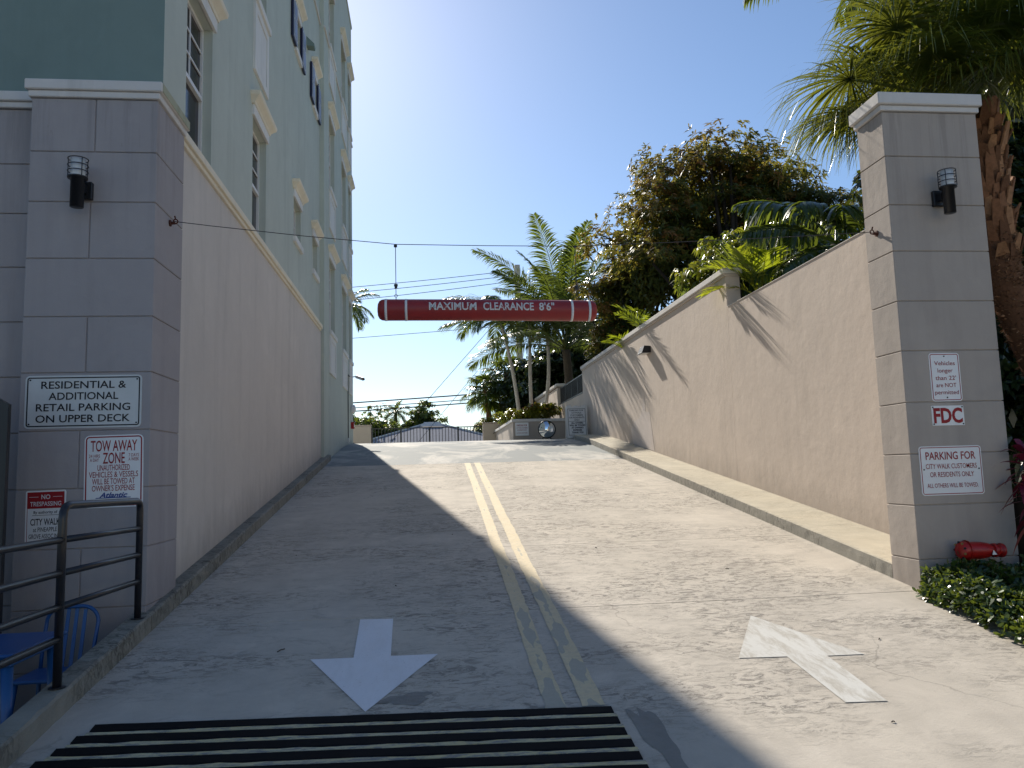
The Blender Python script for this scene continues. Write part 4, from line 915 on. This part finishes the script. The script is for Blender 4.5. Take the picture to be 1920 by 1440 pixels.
# ------------------------------------------------------------------ vegetation
def frond(q, base, az, el, L, droop, nleaf=60, leafL=.6, leafW=.035, twist=0., tint=.4, up0=None, ldroop=.35, bare=.18, r0=.02, vee=.25, tip=.35):
    """pinnate palm frond. az from +Y clockwise, el above the horizon, droop = total bend (rad)."""
    n = 14; d = np.array([math.sin(az)*math.cos(el), math.cos(az)*math.cos(el), math.sin(el)]); side = np.array([math.cos(az), -math.sin(az), 0.])
    pts = [np.array(base, float)]; e = el; dirs = []
    for i in range(n):
        e2 = el-droop*((i+.5)/n)**1.3; dd = np.array([math.sin(az)*math.cos(e2), math.cos(az)*math.cos(e2), math.sin(e2)]); dirs.append(dd); pts.append(pts[-1]+dd*L/n)
    dirs.append(dirs[-1]); pts = np.array(pts); dirs = np.array(dirs)
    q.tube([tuple(p) for p in pts], list(np.linspace(r0, r0*.15, n+1)), min(1, tint+.35), 5)
    s = np.linspace(bare, .99, nleaf); idx = np.clip((s*n).astype(int), 0, n-1); fr = (s*n-idx)[:, None]
    P = pts[idx]*(1-fr)+pts[idx+1]*fr; D = dirs[idx]*(1-fr)+dirs[idx+1]*fr; Nn = np.cross(side[None], D); Nn *= np.sign(Nn[:, 2:3]+1e-6)
    c, s_ = math.cos(twist), math.sin(twist)
    for sg in (-1, 1):
        sd_ = side*c+Nn*s_*1.0; ang = np.radians(62-tip*60*s+rng.normal(0, 5, nleaf))
        V = sd_*sg*np.sin(ang)[:, None]+D*np.cos(ang)[:, None]+Nn*vee+rng.normal(0, .05, (nleaf, 3))
        ll = leafL*(np.sin(np.pi*np.clip((s-bare)/(1-bare)*.86+.12, 0, 1))**.6)*rng.uniform(.85, 1.08, nleaf)
        q.strips(P, V, Nn+sd_*sg*.3+rng.normal(0, .25, (nleaf, 3)), ll, leafW*rng.uniform(.8, 1.2, nleaf), tint+rng.normal(0, .1, nleaf), ldroop+rng.uniform(0, .25, nleaf), 4)
def fan_leaf(q, base, az, el, pet, Rr, tint=.4, nseg=46, droop=.7, W=.05, face=None, spread=160, roll=0.):
    d = np.array([math.sin(az)*math.cos(el), math.cos(az)*math.cos(el), math.sin(el)]); p0 = np.array(base, float)
    pts = [p0+d*pet*t+np.array([0, 0, -.25*pet*t*t]) for t in np.linspace(0, 1, 7)]; q.tube([tuple(p) for p in pts], list(np.linspace(.035, .016, 7)), .75, 5)
    hub = pts[-1]; dd = nrm(pts[-1]-pts[-2]); side = nrm(np.cross(dd, [0, 0, 1])); upv = np.cross(side, dd)
    if roll: side, upv = side*math.cos(roll)+upv*math.sin(roll), upv*math.cos(roll)-side*math.sin(roll)
    a = np.radians(np.linspace(-spread, spread, nseg)+rng.normal(0, 2, nseg))
    V = dd[None]*np.cos(a)[:, None]+side[None]*np.sin(a)[:, None]+upv[None]*(.12+.10*np.cos(a))[:, None]
    N = np.broadcast_to(upv, (nseg, 3))+rng.normal(0, .22, (nseg, 3)); ll = Rr*(.72+.28*np.cos(a/2))*rng.uniform(.9, 1.08, nseg)
    pr = lambda t: .25+.75*min(t/.38, 1) if t < .42 else max(.05, 1-(t-.42)/.58)
    q.strips(np.broadcast_to(hub, (nseg, 3)), V, N, ll, W*rng.uniform(.85, 1.2, nseg), tint+rng.normal(0, .13, nseg), droop*rng.uniform(.7, 1.35, nseg), 7, pr)
    # hanging threads and split tips
    k = nseg//2; i = rng.choice(nseg, k, False); tipP = hub+V[i]/np.linalg.norm(V[i], axis=1, keepdims=True)*(ll[i]*.55)[:, None]; tipP[:, 2] -= droop*ll[i]*.24
    q.strips(tipP, V[i]*.5+np.array([0, 0, -.8]), N[i], ll[i]*.45, W*.35, tint+.25, .3, 3)

def palm(name, base, top, r0, r1, fr, label, mat, bark, leaf=None, bend=0., n_f=16, Lf=3., group=None, seed=0, dr=1.5, elr=(.1, 1.3), leafL=.55, leafW=.04, nleaf=55, azl=None, rings=True, ld=.5, ex=.85):
    t = thing(name, base, label, 'palm tree', group); b = B(); base = Vector(base); top = Vector(top); pts = []; rs = []; N = 26
    for i in range(N+1):
        u = i/N; p = base.lerp(top, u)+Vector((bend*math.sin(math.pi*u), 0, 0)); pts.append(p); rs.append((r0+(r1-r0)*u)*(1.05 if (i % 2 and rings) else 1.0))
    b.tube(pts, rs, 12); b.build('trunk', bark, t, True)
    for i in range(n_f):
        az = (2.39996*i+seed) if azl is None else azl[i % len(azl)]+random.uniform(-.2, .2); el = elr[1]-(elr[1]-elr[0])*((i+.5)/n_f)**ex
        q = Q(); frond(q, top, az, el, Lf*random.uniform(.85, 1.1), dr*random.uniform(.85, 1.15), nleaf, leafL, leafW, random.uniform(-.3, .3), random.uniform(.25, .6), ldroop=ld, r0=.03)
        q.build('frond', mat, t)
    return t

# coconut palm behind the wall
palm('coconut_palm', (5.95, 30, -1.8), (5.55, 30, 4.7), .22, .15, None, 'large coconut palm with feathery fronds rising above the right wall', M['leaf_palm'], M['bark'], n_f=26, Lf=5.4, elr=(.2, 1.53), dr=.85, ex=1.25, leafL=1.2, leafW=.05, nleaf=110, seed=.4, ld=.35)
# slim palms in the planter
palm('slender_palm', (3.80, 31, 1.5), (3.02, 31, 6.3), .08, .055, None, 'slender grey palm with leaning trunk, left of three by the planter', M['leaf_palm'], M['bark_pale'], bend=.12, n_f=11, Lf=2.1, elr=(.0, 1.2), dr=1.7, leafL=.7, nleaf=60, seed=1.1, group='slender palms in the planter')
palm('slender_palm', (4.32, 31.4, 1.5), (4.34, 31.4, 6.3), .075, .06, None, 'slender grey palm with straight trunk, middle of three by the planter', M['leaf_palm'], M['bark_pale'], bend=-.05, n_f=10, Lf=1.9, elr=(.0, 1.2), dr=1.7, leafL=.7, nleaf=60, seed=2.3, group='slender palms in the planter')
palm('slender_palm', (4.55, 30.6, 1.5), (4.84, 30.6, 6.1), .08, .055, None, 'slender grey palm with curved trunk, right of three by the planter', M['leaf_palm'], M['bark_pale'], bend=.22, n_f=10, Lf=1.9, elr=(.0, 1.2), dr=1.7, leafL=.7, nleaf=60, seed=3.9, group='slender palms in the planter')
def fanpalm(base, top, r0, r1, n, Rr, pet, label, seed=0, nseg=34, W=.07, group=None, elr=(-.9, 1.3), bark=None, name='fan_palm', shag=False):
    t = thing(name, base, label, 'palm tree', group); b = B(); base = Vector(base); top = Vector(top)
    pts = [base.lerp(top, i/20) for i in range(21)]; b.tube(pts, [r0+(r1-r0)*i/20*(1)+(.03 if i % 2 else 0) for i in range(21)], 10); b.build('trunk', bark or M['bark_fibre'], t)
    for i in range(n):
        az = 2.39996*i+seed; el = elr[1]-(elr[1]-elr[0])*((i+.5)/n); q = Q(); fan_leaf(q, top, az, el, pet*random.uniform(.8, 1.1), Rr*random.uniform(.85, 1.1), random.uniform(.2, .7), nseg, .5, W, spread=130); q.build('frond', M['leaf_palm'], t)
    if shag:
        for i in range(10):
            q = Q(); az = 2.39996*i; fan_leaf(q, top-Vector((0, 0, .5)), az, -1.15, pet*.7, Rr*.9, .85, 18, .9, W, spread=60); q.build('dead_frond', M['leaf_dead'], t)
    return t
M['leaf_dead'] = leafmat('dry_brown_fronds', [(0, (.06, .045, .025)), (1, (.16, .11, .06))], .7, .15, .2)
fanpalm((3.52, 38, -1.8), (2.95, 38, 4.1), .17, .12, 20, .85, .75, 'small fan palm with round green crown, farthest left beyond the deck', 1., 30)
fanpalm((4.95, 38.5, -1.8), (4.1, 38.5, 4.9), .2, .16, 26, .95, .9, 'shaggy fan palm with dead brown skirt behind the slender palms', 2., 30, shag=True)
palm('distant_palm', (-2.2, 58, -1.8), (-2.2, 58, 4.6), .16, .11, None, 'small distant palm behind the round hedge tree left of the house', M['leaf_palm'], M['bark'], n_f=18, Lf=1.35, elr=(-.5, 1.3), dr=1.1, leafL=.5, nleaf=30, seed=.3)
palm('distant_palm', (-3.55, 36.5, -1.8), (-3.55, 36.5, 8.0), .15, .1, None, 'palm mostly hidden behind the far corner of the green building', M['leaf_palm'], M['bark'], n_f=14, Lf=1.5, elr=(-.5, 1.2), dr=1.2, leafL=.5, nleaf=40, seed=.9)

def crown_tree(name, base, blobs, label, mat, nclump, per, leafL, leafW, tintf, bark='bark_dark', limbs=14, cat='tree', group=None, trunk_r=.22, clumps=36, cr_=(.22, .38), upb=.5, rosette=True, droop=.3, trunk=True, fill=.25):
    t = thing(name, base, label, cat, group); q = Q(); base = np.array(base, float); allc = []
    tot = sum(b_[3]*b_[4]+b_[4]*b_[5] for b_ in blobs)
    for (cx_, cy_, cz_, rx, ry, rz) in blobs:
        share = (rx*ry+ry*rz)/tot; nc = max(5, int(clumps*share)); d = rng.normal(0, 1, (nc, 3)); d /= np.linalg.norm(d, axis=1, keepdims=True); d[:, 2] = np.where(d[:, 2] < -.35, -d[:, 2]*.6, d[:, 2])
        C = np.array([cx_, cy_, cz_])+d*np.array([rx, ry, rz])*rng.uniform(.55, 1.06, (nc, 1)); rad = rng.uniform(*cr_, nc)*min(rx, ry, rz)*1.15; allc += list(C)
        k = max(1, int(nclump*share/nc))
        for c_, r_ in zip(C, rad):
            u = rng.normal(0, 1, (k, 3)); u /= np.linalg.norm(u, axis=1, keepdims=True); u[:, 2] = np.where(u[:, 2] < -.2, -u[:, 2]*.5, u[:, 2])
            rr = r_*rng.uniform(.6, 1.12, (k, 1)); P = c_+u*rr*np.array([1.25, 1.25, .85]); ax = u*.8+np.array([0, 0, upb])+rng.normal(0, .3, (k, 3)); ax /= np.linalg.norm(ax, axis=1, keepdims=True)
            ti = tintf(P, u, k)
            for j in range(per):
                v = rng.normal(0, 1, (k, 3)); v = v-ax*(v*ax).sum(1, keepdims=True)*.85 + ax*.25; v /= np.linalg.norm(v, axis=1, keepdims=True)
                q.strips(P+rng.normal(0, leafL*.12, (k, 3)), v, ax+rng.normal(0, .4, (k, 3)), leafL*rng.uniform(.7, 1.2, k), leafW*rng.uniform(.8, 1.2, k), ti+rng.normal(0, .09, k), droop, 2)
        nf = int(nclump*share*per*fill); u = rng.normal(0, 1, (nf, 3)); u /= np.linalg.norm(u, axis=1, keepdims=True); P = np.array([cx_, cy_, cz_])+u*np.array([rx, ry, rz])*rng.uniform(.25, .8, (nf, 1))
        q.strips(P, rng.normal(0, 1, (nf, 3)), rng.normal(0, 1, (nf, 3)), leafL*1.2, leafW*1.5, .2, droop, 2)
    q.build('crown', mat, t, kind='stuff')
    if trunk:
        b = B(); top = np.mean([b_[:3] for b_ in blobs], axis=0); fork = base*.45+top*.55; fork[2] = base[2]+(top[2]-base[2])*.45
        b.tube([tuple(base), tuple(base*.6+fork*.4+np.array([.05, 0, 0])), tuple(fork)], [trunk_r, trunk_r*.85, trunk_r*.7], 10); b.build('trunk', M[bark], t, True)
        for c_ in random.sample(allc, min(limbs, len(allc))):
            b = B(); mid = fork*.5+c_*.5+rng.normal(0, .15, 3); mid[2] -= .2; b.tube([tuple(fork), tuple(mid), tuple(c_)], [trunk_r*.5, trunk_r*.28, trunk_r*.1], 6); b.build('limb', M[bark], t, True)
    return t
def t_mango(P, u, k): return np.where(rng.uniform(0, 1, k) < np.clip(.19+.42*u[:, 2]-.08*(P[:, 0]-8)+.07*(P[:, 2]-6), .05, .85), rng.uniform(.7, 1.0, k), rng.uniform(.1, .6, k))
crown_tree('mango_tree', (9.2, 22.5, -1.8), [(9.3, 22.5, 7.7, 2.7, 2.4, 2.25), (7.2, 21.8, 6.0, 2.1, 1.7, 2.0), (11.6, 23, 7.0, 2.4, 2.2, 1.8), (9.4, 21.8, 5.0, 2.6, 1.8, 1.9), (12.6, 22, 5.2, 2.2, 2, 2)],
    'big mango tree with rusty red new leaves rising behind the right wall', M['leaf_mango'], 7600, 9, .22, .06, t_mango, clumps=95, cr_=(.22, .42), limbs=40, trunk_r=.35)
crown_tree('mango_tree', (6.3, 23.5, -1.8), [(6.3, 23.5, 5.1, 1.35, 1.2, 1.5), (5.95, 23.5, 3.8, .8, .9, 1.2), (6.9, 23.2, 5.9, 1.2, 1.0, 1.2)],
    'smaller rusty leaved tree with dark bare limbs between coconut palm and big mango', M['leaf_mango'], 2000, 9, .20, .055, t_mango, clumps=56, cr_=(.22, .34), limbs=26, trunk_r=.16)
crown_tree('shade_tree', (6.4, 36.5, -1.8), [(6.0, 36.5, 3.9, 2.0, 1.6, 2.0), (4.9, 37, 3.3, 1.4, 1.2, 1.5), (7.6, 36, 5.0, 2.0, 1.6, 2.2)], 'dark dense tree filling the gap behind the slender palms', M['leaf_ficus'], 3200, 8, .26, .11, lambda P, u, k: rng.uniform(0, 1, k), clumps=70, trunk_r=.3)
def t_yel(P, u, k): return np.where(rng.uniform(0, 1, k) < np.clip(.50-.30*(P[:, 0]-5.9), .04, .6), rng.uniform(.8, 1, k), rng.uniform(0, .6, k))
crown_tree('yellow_leaved_tree', (6.6, 15, -1.8), [(6.55, 15, 3.8, 1.1, 1.0, 1.0), (5.95, 15.3, 3.55, .65, .8, .85), (7.3, 14.6, 4.05, .9, .9, .8)], 'glossy bushy tree with yellow young leaves just behind the right wall', M['leaf_yellow'], 1500, 8, .19, .058, t_yel, clumps=60, cr_=(.20, .32), limbs=18, trunk_r=.1, droop=.6, upb=.3)
crown_tree('yellow_bush', (5.75, 23.9, -1.8), [(5.72, 24.1, 3.35, .42, .5, .33)], 'small yellow green bush peeping over the wall beside the coconut trunk', M['leaf_yellow'], 160, 7, .16, .05, lambda P, u, k: rng.uniform(.55, 1, k), clumps=12, limbs=5, trunk_r=.05)
crown_tree('hedge_tree', (-4.6, 52, -1.8), [(-4.6, 52, 2.6, 3.0, 2.0, 1.7), (-2.4, 52.5, 2.0, 2.2, 1.8, 1.5), (-1.6, 51, .8, 2.6, 1.8, 1.4)], 'broad rounded green tree left of the house beyond the deck fence', M['leaf_bush'], 3000, 7, .24, .11, lambda P, u, k: rng.uniform(.1, .85, k)+.15*u[:, 2], clumps=90, trunk_r=.25)
crown_tree('garden_tree', (.2, 56, -1.8), [(-.3, 56, 3.9, .9, 1, 1.2), (.6, 56, 3.1, 1.2, 1, .9), (-1.1, 56, 2.9, 1.0, 1, 1.0)], 'loose light green tree directly behind the house roof peak', M['leaf_bush'], 900, 7, .24, .10, lambda P, u, k: rng.uniform(.2, 1, k), clumps=34, trunk_r=.12)
crown_tree('garden_tree', (3.4, 54, -1.8), [(3.2, 54, 2.3, 1.5, 1.2, .9), (5.0, 54, 2.5, 1.4, 1.2, .9)], 'low dark green tree behind the right slope of the house roof', M['leaf_bush'], 1200, 7, .22, .10, lambda P, u, k: rng.uniform(0, .6, k), clumps=36, trunk_r=.12)
crown_tree('croton_bush', (4.25, 29, 1.6), [(4.2, 28.9, 2.15, .8, .7, .42), (3.75, 29.2, 2.0, .5, .5, .3)], 'orange and yellow croton bush in the planter behind the mirror', M['leaf_croton'], 420, 7, .17, .055, lambda P, u, k: rng.uniform(.05, 1, k)*(.55+.45*(u[:, 2] > .2)), cat='bush', clumps=26, limbs=8, trunk_r=.03, upb=.9)
crown_tree('croton_bush', (3.3, 32.3, 1.6), [(3.35, 32.3, 2.2, .55, .6, .4), (2.9, 35.3, 2.15, .6, .5, .4)], 'pinkish flowering bush at the far left corner of the planter', M['leaf_croton'], 260, 7, .16, .05, lambda P, u, k: rng.uniform(0, .7, k), cat='bush', clumps=18, limbs=6, trunk_r=.03, upb=.9)
crown_tree('shade_tree', (9.3, 11.5, -1.8), [(9.0, 11.4, 3.5, 1.9, 1.2, 2.6), (8.4, 11.0, 1.2, 1.5, 1.0, 2.2), (10.3, 11.5, 5.8, 2.3, 1.3, 2.0)], 'very dark dense tree right behind the big fan palm and pillar', M['leaf_ficus'], 4200, 8, .20, .085, lambda P, u, k: rng.uniform(0, .8, k), clumps=90, trunk_r=.3, fill=.5)

# glossy broad fronds between mango tree and pillar
fp = thing('fishtail_palm', (7.3, 12.3, -1.8), 'palm with broad glossy arching fronds between mango tree and right pillar', 'palm tree')
b = B(); b.tube([(7.3, 12.3, -1.8), (7.05, 12.3, 3.7)], [.16, .12], 12); b.build('trunk', M['bark'], fp, True)
for (bx, az, el, L, dr, tw) in (((7.0, 12.3, 3.75), -1.45, .95, 1.9, 1.25, .5), ((7.0, 12.2, 3.7), -1.7, .35, 1.8, .7, .9), ((7.1, 12.2, 3.8), -1.1, 1.15, 1.9, 1.9, .2), ((7.0, 12.0, 3.7), -2.1, .9, 1.5, 1.5, .3), ((7.0, 12.0, 3.6), -1.9, -.15, 1.5, .5, .6), ((7.1, 12.4, 3.8), .6, 1.0, 2.0, 1.5, 0), ((7.1, 12.4, 3.8), 1.8, .9, 2.0, 1.5, 0), ((7.0, 12.1, 3.6), -1.35, .1, 1.6, .7, .5), ((7.1, 12.1, 3.6), -2.6, .8, 1.6, 1.5, .2)):
    q = Q(); frond(q, bx, az, el, L, dr, 34, .66, .085, tw, .5, ldroop=.6, r0=.028, bare=.22, vee=.1); q.build('frond', M['leaf_glossy'], fp)
# areca clumps leaning over the wall
def areca(base, fr, label, s=1., nl=34, lw=.032):
    t = thing('areca_palm', base, label, 'palm plant', 'areca palms along the right wall')
    for (az, el, L, dr, tw, ti) in fr:
        q = Q(); bx = (base[0]+random.uniform(-.05, .05), base[1]+random.uniform(-.05, .05), base[2]); frond(q, bx, az, el, L*s, dr, nl, .58*s, lw, tw, ti, ldroop=.15, r0=.014, bare=.25, vee=.35); q.build('frond', M['leaf_areca'], t)
    return t
areca((5.66, 12.4, 2.78), [(-1.25, 1.05, 1.15, 1.15, .2, .75), (-.9, 1.3, 1.15, .9, -.2, .6), (-2.3, 1.25, 1.05, 1.0, .3, .7), (-.4, 1.2, 1.2, 1.0, 0, .5), (-1.0, .75, 1.0, 1.3, .4, .85), (.6, 1.1, 1.2, 1.0, 0, .4), (-2.9, 1.2, 1.0, 1.1, 0, .5), (1.8, 1.1, 1.0, 1.1, 0, .4)], 'bright yellow green areca palm hanging over the step in the right wall')
areca((5.7, 18.0, 2.5), [(-1.3, 1.3, 1.9, .9, .3, .35), (-1.8, 1.2, 1.7, 1.0, 0, .3), (-.6, 1.3, 1.9, .8, 0, .3), (.6, 1.2, 1.7, .9, 0, .25), (-2.6, 1.2, 1.5, 1.2, 0, .4), (1.8, 1.2, 1.5, 1.2, 0, .4)], 'dull green areca palm behind the middle of the right wall', 1., 44, .028)
areca((5.45, 19.6, 2.75), [(-1.5, 1.0, .95, 1.0, .3, .6), (-2.1, 1.2, .95, 1.2, 0, .5), (-.8, 1.2, .95, .9, 0, .5), (.4, 1.1, .9, .9, 0, .5), (1.9, 1.1, .9, .9, 0, .5)], 'small areca palm peeping over the wall coping beyond the wedge light', 1.)
# dark pinnate fronds beyond the mango at the frame top right
# big fan palm by the right pillar
bp = thing('big_fan_palm', (7.45, 8.1, -1.8), 'large fan palm with shaggy red brown trunk right of the pillar', 'palm tree')
tp = [Vector(p) for p in ((7.6, 8.1, -1.8), (7.4, 8.1, -.4), (7.0, 8.1, .9), (6.66, 8.1, 1.9), (6.52, 8.1, 2.7), (6.48, 8.1, 3.4), (6.48, 8.1, 4.0))]; tr = [.19, .18, .175, .19, .23, .25, .19]
b = B(); b.tube(tp, tr, 20); b.build('trunk', M['bark_fibre'], bp, True)
def tpos(u):
    x = u*(len(tp)-1); i = min(int(x), len(tp)-2); return tp[i].lerp(tp[i+1], x-i), tr[i]+(tr[i+1]-tr[i])*(x-i), (tp[i+1]-tp[i]).normalized()
for i in range(150):                                  # cut leaf bases wrapping the upper trunk
    u = .56+.42*(i/150); p, r_, ax_ = tpos(u); a = 2.39996*i; out = Vector((math.cos(a), math.sin(a), 0)); out = (out-ax_*out.dot(ax_)).normalized(); sd_ = ax_.cross(out)
    h = random.uniform(.12, .38); w = random.uniform(.03, .085); lean = random.uniform(.0, .10); sd_ = (sd_+ax_*random.uniform(-.45, .45)).normalized(); o0 = p+out*(r_-.025)
    tipc = o0+ax_*h+out*(lean+.03); b = B(); th = .02
    b.add([o0-sd_*w, o0+sd_*w, tipc+sd_*w*.55, tipc-sd_*w*.55, o0-sd_*w+out*th*1.2, o0+sd_*w+out*th*1.2, tipc+sd_*w*.5+out*th, tipc-sd_*w*.5+out*th, ], [(0, 1, 2, 3), (4, 7, 6, 5), (0, 4, 5, 1), (1, 5, 6, 2), (2, 6, 7, 3), (3, 7, 4, 0)]); b.build('leaf_base', random.choice((M['bark_red'], M['bark_red2'], M['bark_fibre'])), bp)
q = Q(); n_ = 5200; u = np.where(rng.uniform(0, 1, n_) < .85, rng.uniform(0.05, .66, n_), rng.uniform(.66, .97, n_)); a = rng.uniform(0, 2*math.pi, n_)   # fibre shreds on the lower trunk
PP = []; OO = []
for ui, ai in zip(u, a):
    p, r_, ax_ = tpos(ui); o_ = np.array([math.cos(ai), math.sin(ai), 0]); PP.append(np.array(p)+o_*(r_-.01)); OO.append(o_)
PP = np.array(PP); OO = np.array(OO); Dn = OO*rng.uniform(.3, 1.1, (n_, 1))+np.array([0, 0, 1])*rng.uniform(-.4, .9, (n_, 1))+np.cross(OO, [0, 0, 1])*rng.normal(0, .9, (n_, 1))
q.strips(PP, Dn, OO+rng.normal(0, .4, (n_, 3)), rng.uniform(.03, .085, n_), rng.uniform(.010, .024, n_), rng.uniform(0, 1, n_), .1, 2)
M['shred'] = leafmat('trunk_fibre_shreds', [(0, (.10, .05, .028)), (.7, (.26, .14, .07)), (1, (.42, .26, .15))], .75, .15, .2, tcol=(.4, .2, .1)); q.build('fibre', M['shred'], bp, kind='stuff')
hp = Vector((6.5, 8.1, 4.05))
LV = [(-1.60, .55, 1.75, 1.28, .40), (-1.66, 1.0, 1.85, 1.35, .55), (-1.45, .32, 1.55, 1.1, .30), (-1.85, .80, 1.75, 1.1, .50), (-1.25, .85, 1.7, 1.15, .5), (-2.2, .6, 1.4, 1.1, .6), (-2.6, .75, 1.3, 1.1, .55), (-3.0, .8, 1.2, 1.1, .5), (-1.5, 1.2, 2.0, 1.2, .6), (-.6, .8, 1.5, 1.2, .4),
      (0.1, 1.0, 1.3, 1.1, .4), (2.9, .7, 1.3, 1.15, .4), (2.3, .9, 1.3, 1.1, .4), (1.6, .8, 1.3, 1.1, .4), (.9, .7, 1.3, 1.1, .4), (-2.05, 1.15, 1.8, 1.2, .6), (3.1, 1.15, 1.6, 1.2, .5), (-2.6, 1.05, 1.3, 1.1, .6), (-1.75, 1.05, 1.3, 1.1, .45), (-1.15, .35, 1.5, 1.1, .3), (-2.4, .35, 1.0, .95, .3), (3.3, .45, 1.1, 1.0, .3),
      (-1.7, .15, 1.2, .9, .35), (-1.9, 1.3, 1.3, 1.2, .5), (-2.8, .5, .9, 1.0, .6), (-1.35, 1.0, 1.2, 1.1, .4)]
for (az, el, pet, Rr, ti) in LV:
    q = Q(); fan_leaf(q, hp+Vector((random.uniform(-.08, .08), random.uniform(-.08, .08), random.uniform(-.15, .1))), az, el, pet, Rr, ti-.15, 84, .55, .030, spread=155); q.build('frond', M['leaf_fan'], bp)

tf = thing('tall_palm', (7.6, 10.6, -1.8), 'tall palm whose dark feather frond hangs into the top right of the sky', 'palm tree')
b = B(); b.tube([(7.9, 10.6, -1.8), (7.8, 10.6, 7.7)], [.16, .12], 12); b.build('trunk', M['bark'], tf, True)
for (az, el, L, dr) in ((-1.45, .45, 2.9, .95), (-1.8, .25, 2.6, 1.2), (-1.0, .7, 2.9, 1.4), (-2.3, .5, 2.4, 1.4), (0, .8, 2.6, 1.4), (1.2, .8, 2.6, 1.4), (2.5, .8, 2.6, 1.4), (-1.5, 1.1, 2.8, 1.8)):
    q = Q(); frond(q, (7.8, 10.6, 7.7), az, el, L, dr, 60, .65, .05, random.uniform(-.2, .2), .4, ldroop=.8, r0=.03, bare=.2); q.build('frond', M['leaf_palm'], tf)

# clipped hedge at bottom right
hg = thing('clipped_hedge', (5.2, 5.6, -1.4), 'low clipped hedge of small glossy leaves at the foot of the right pillar', 'hedge')
q = Q(); n_ = 6500; px = rng.uniform(4.22, 6.9, n_); py = rng.uniform(4.3, 6.62, n_)
lim = 4.225+.03*(py-5.3); edge = np.clip((px-lim)/.22, 0, 1); ok = px > lim; px, py, edge = px[ok], py[ok], edge[ok]; k = len(px)
hz = np.array([zr(y) for y in py]); top = .22+.045*np.sin(px*7)*np.sin(py*6)+.03*rng.normal(0, 1, k); hz2 = hz+top*np.sqrt(1-(1-edge)**2)*rng.uniform(.55, 1.05, k)**.6
ax = np.stack([-(1-edge)*1.1+rng.normal(0, .25, k), rng.normal(0, .3, k)-.15, np.full(k, 1.)], 1); ax /= np.linalg.norm(ax, axis=1, keepdims=True)
C0 = np.stack([px, py, hz2], 1); ti = rng.uniform(.1, .9, k)
for j in range(7):
    v = rng.normal(0, 1, (k, 3)); v = v-ax*(v*ax).sum(1, keepdims=True)*.9+ax*rng.uniform(.2, .9, (k, 1)); v /= np.linalg.norm(v, axis=1, keepdims=True)
    q.strips(C0+rng.normal(0, .012, (k, 3)), v, ax+rng.normal(0, .45, (k, 3)), rng.uniform(.045, .075, k), rng.uniform(.020, .032, k), ti+rng.normal(0, .08, k), .1, 3, lambda t: [.25, .8, 1.0, .35][int(round(t*3))])
q.build('foliage', M['leaf_hedge'], hg, kind='stuff')
b = B(); b.box(4.42, 6.9, 4.3, 6.6, -1.7, -1.24); b.build('twig_mass', M['bark_dark'], hg)
# red cordyline
cl = thing('red_cordyline', (5.46, 6.45, -1.3), 'burgundy leaved ti plant at the right frame edge above the hedge', 'plant')
for (x, y, zt_) in ((5.34, 6.42, -.25), (5.42, 6.30, -.58), (5.38, 6.54, .05)):
    b = B(); b.tube([(x, y, -1.4), (x, y, zt_)], .014, 8); b.build('stem', M['bark'], cl)
    for i in range(26):
        az = 2.39996*i+x*7; el = 1.2-1.9*(i/26); q = Q(); z = zt_-.32*(i/26); d = (math.sin(az)*math.cos(el), math.cos(az)*math.cos(el), math.sin(el))
        q.strips([(x, y, z)], [d], [(0, 0.2, 1)], random.uniform(.26, .40), random.uniform(.05, .08), random.uniform(0, 1.05), .55, 6); q.build('leaf', M['leaf_red'], cl)
# dark strap leaved bank behind pillar, right
crown_tree('garden_shrub', (7.4, 7.6, -1.7), [(7.5, 7.3, -.2, .95, .7, 1.2)], 'dark leafy shrub under the big fan palm beside the red plant', M['leaf_ficus'], 700, 7, .26, .07, lambda P, u, k: rng.uniform(0, .9, k), cat='shrub', clumps=24, limbs=4, trunk_r=.04, fill=.6)

# debris on the concrete
for i, (x, y, L_) in enumerate(((-1.1, 6.0, .07), (-1.45, 9.0, .03), (.3, 9.8, .02), (3.3, 5.6, .025), (3.0, 7.7, .03), (2.6, 4.35, .02), (1.9, 8.8, .03), (-.3, 7.6, .02))):
    b = B(); a = random.uniform(0, 3); z = zr(y)+.004; b.tube([(x, y, z), (x+L_*.5*math.cos(a), y+L_*.5*math.sin(a), zr(y+L_*.5*math.sin(a))+.009), (x+L_*math.cos(a), y+L_*math.sin(a), zr(y+L_*math.sin(a))+.004)], .0035, 5)
    o = b.build('twig', M['bark_dark']); tag(o, ['dry twig on the shaded left lane beside the white arrow', 'tiny twig on the upper left lane near the kerb', 'tiny twig high on the ramp left of the yellow lines', 'tiny dark twig right of the faded arrow head', 'tiny twig on the sunlit lane above the faded arrow', 'tiny twig on the sunlit lane below the faded arrow', 'tiny twig in the middle of the sunlit lane', 'tiny twig above the bright arrow in the shade'][i], 'twig', 'twigs scattered on the ramp')

# cream building across the street (seen in the round mirror)
cs = thing('street_building', (6, -24, -1.6), 'cream building across the street, seen only in the round mirror', 'building')
b = B(); b.box(2, 26, -30, -22, -1.7, 6.2); b.build('wall', M['cream_wall'], cs)
b = B(); b.box(1.8, 26.2, -30.2, -21.8, 6.2, 6.6); b.build('parapet', M['white'], cs)
for zz in (0, 3):
    for x in np.arange(3, 25, 3.2):
        b = B(); b.box(x, x+1.4, -21.99, -21.96, zz, zz+1.7); b.build('window', M['glass'], cs)
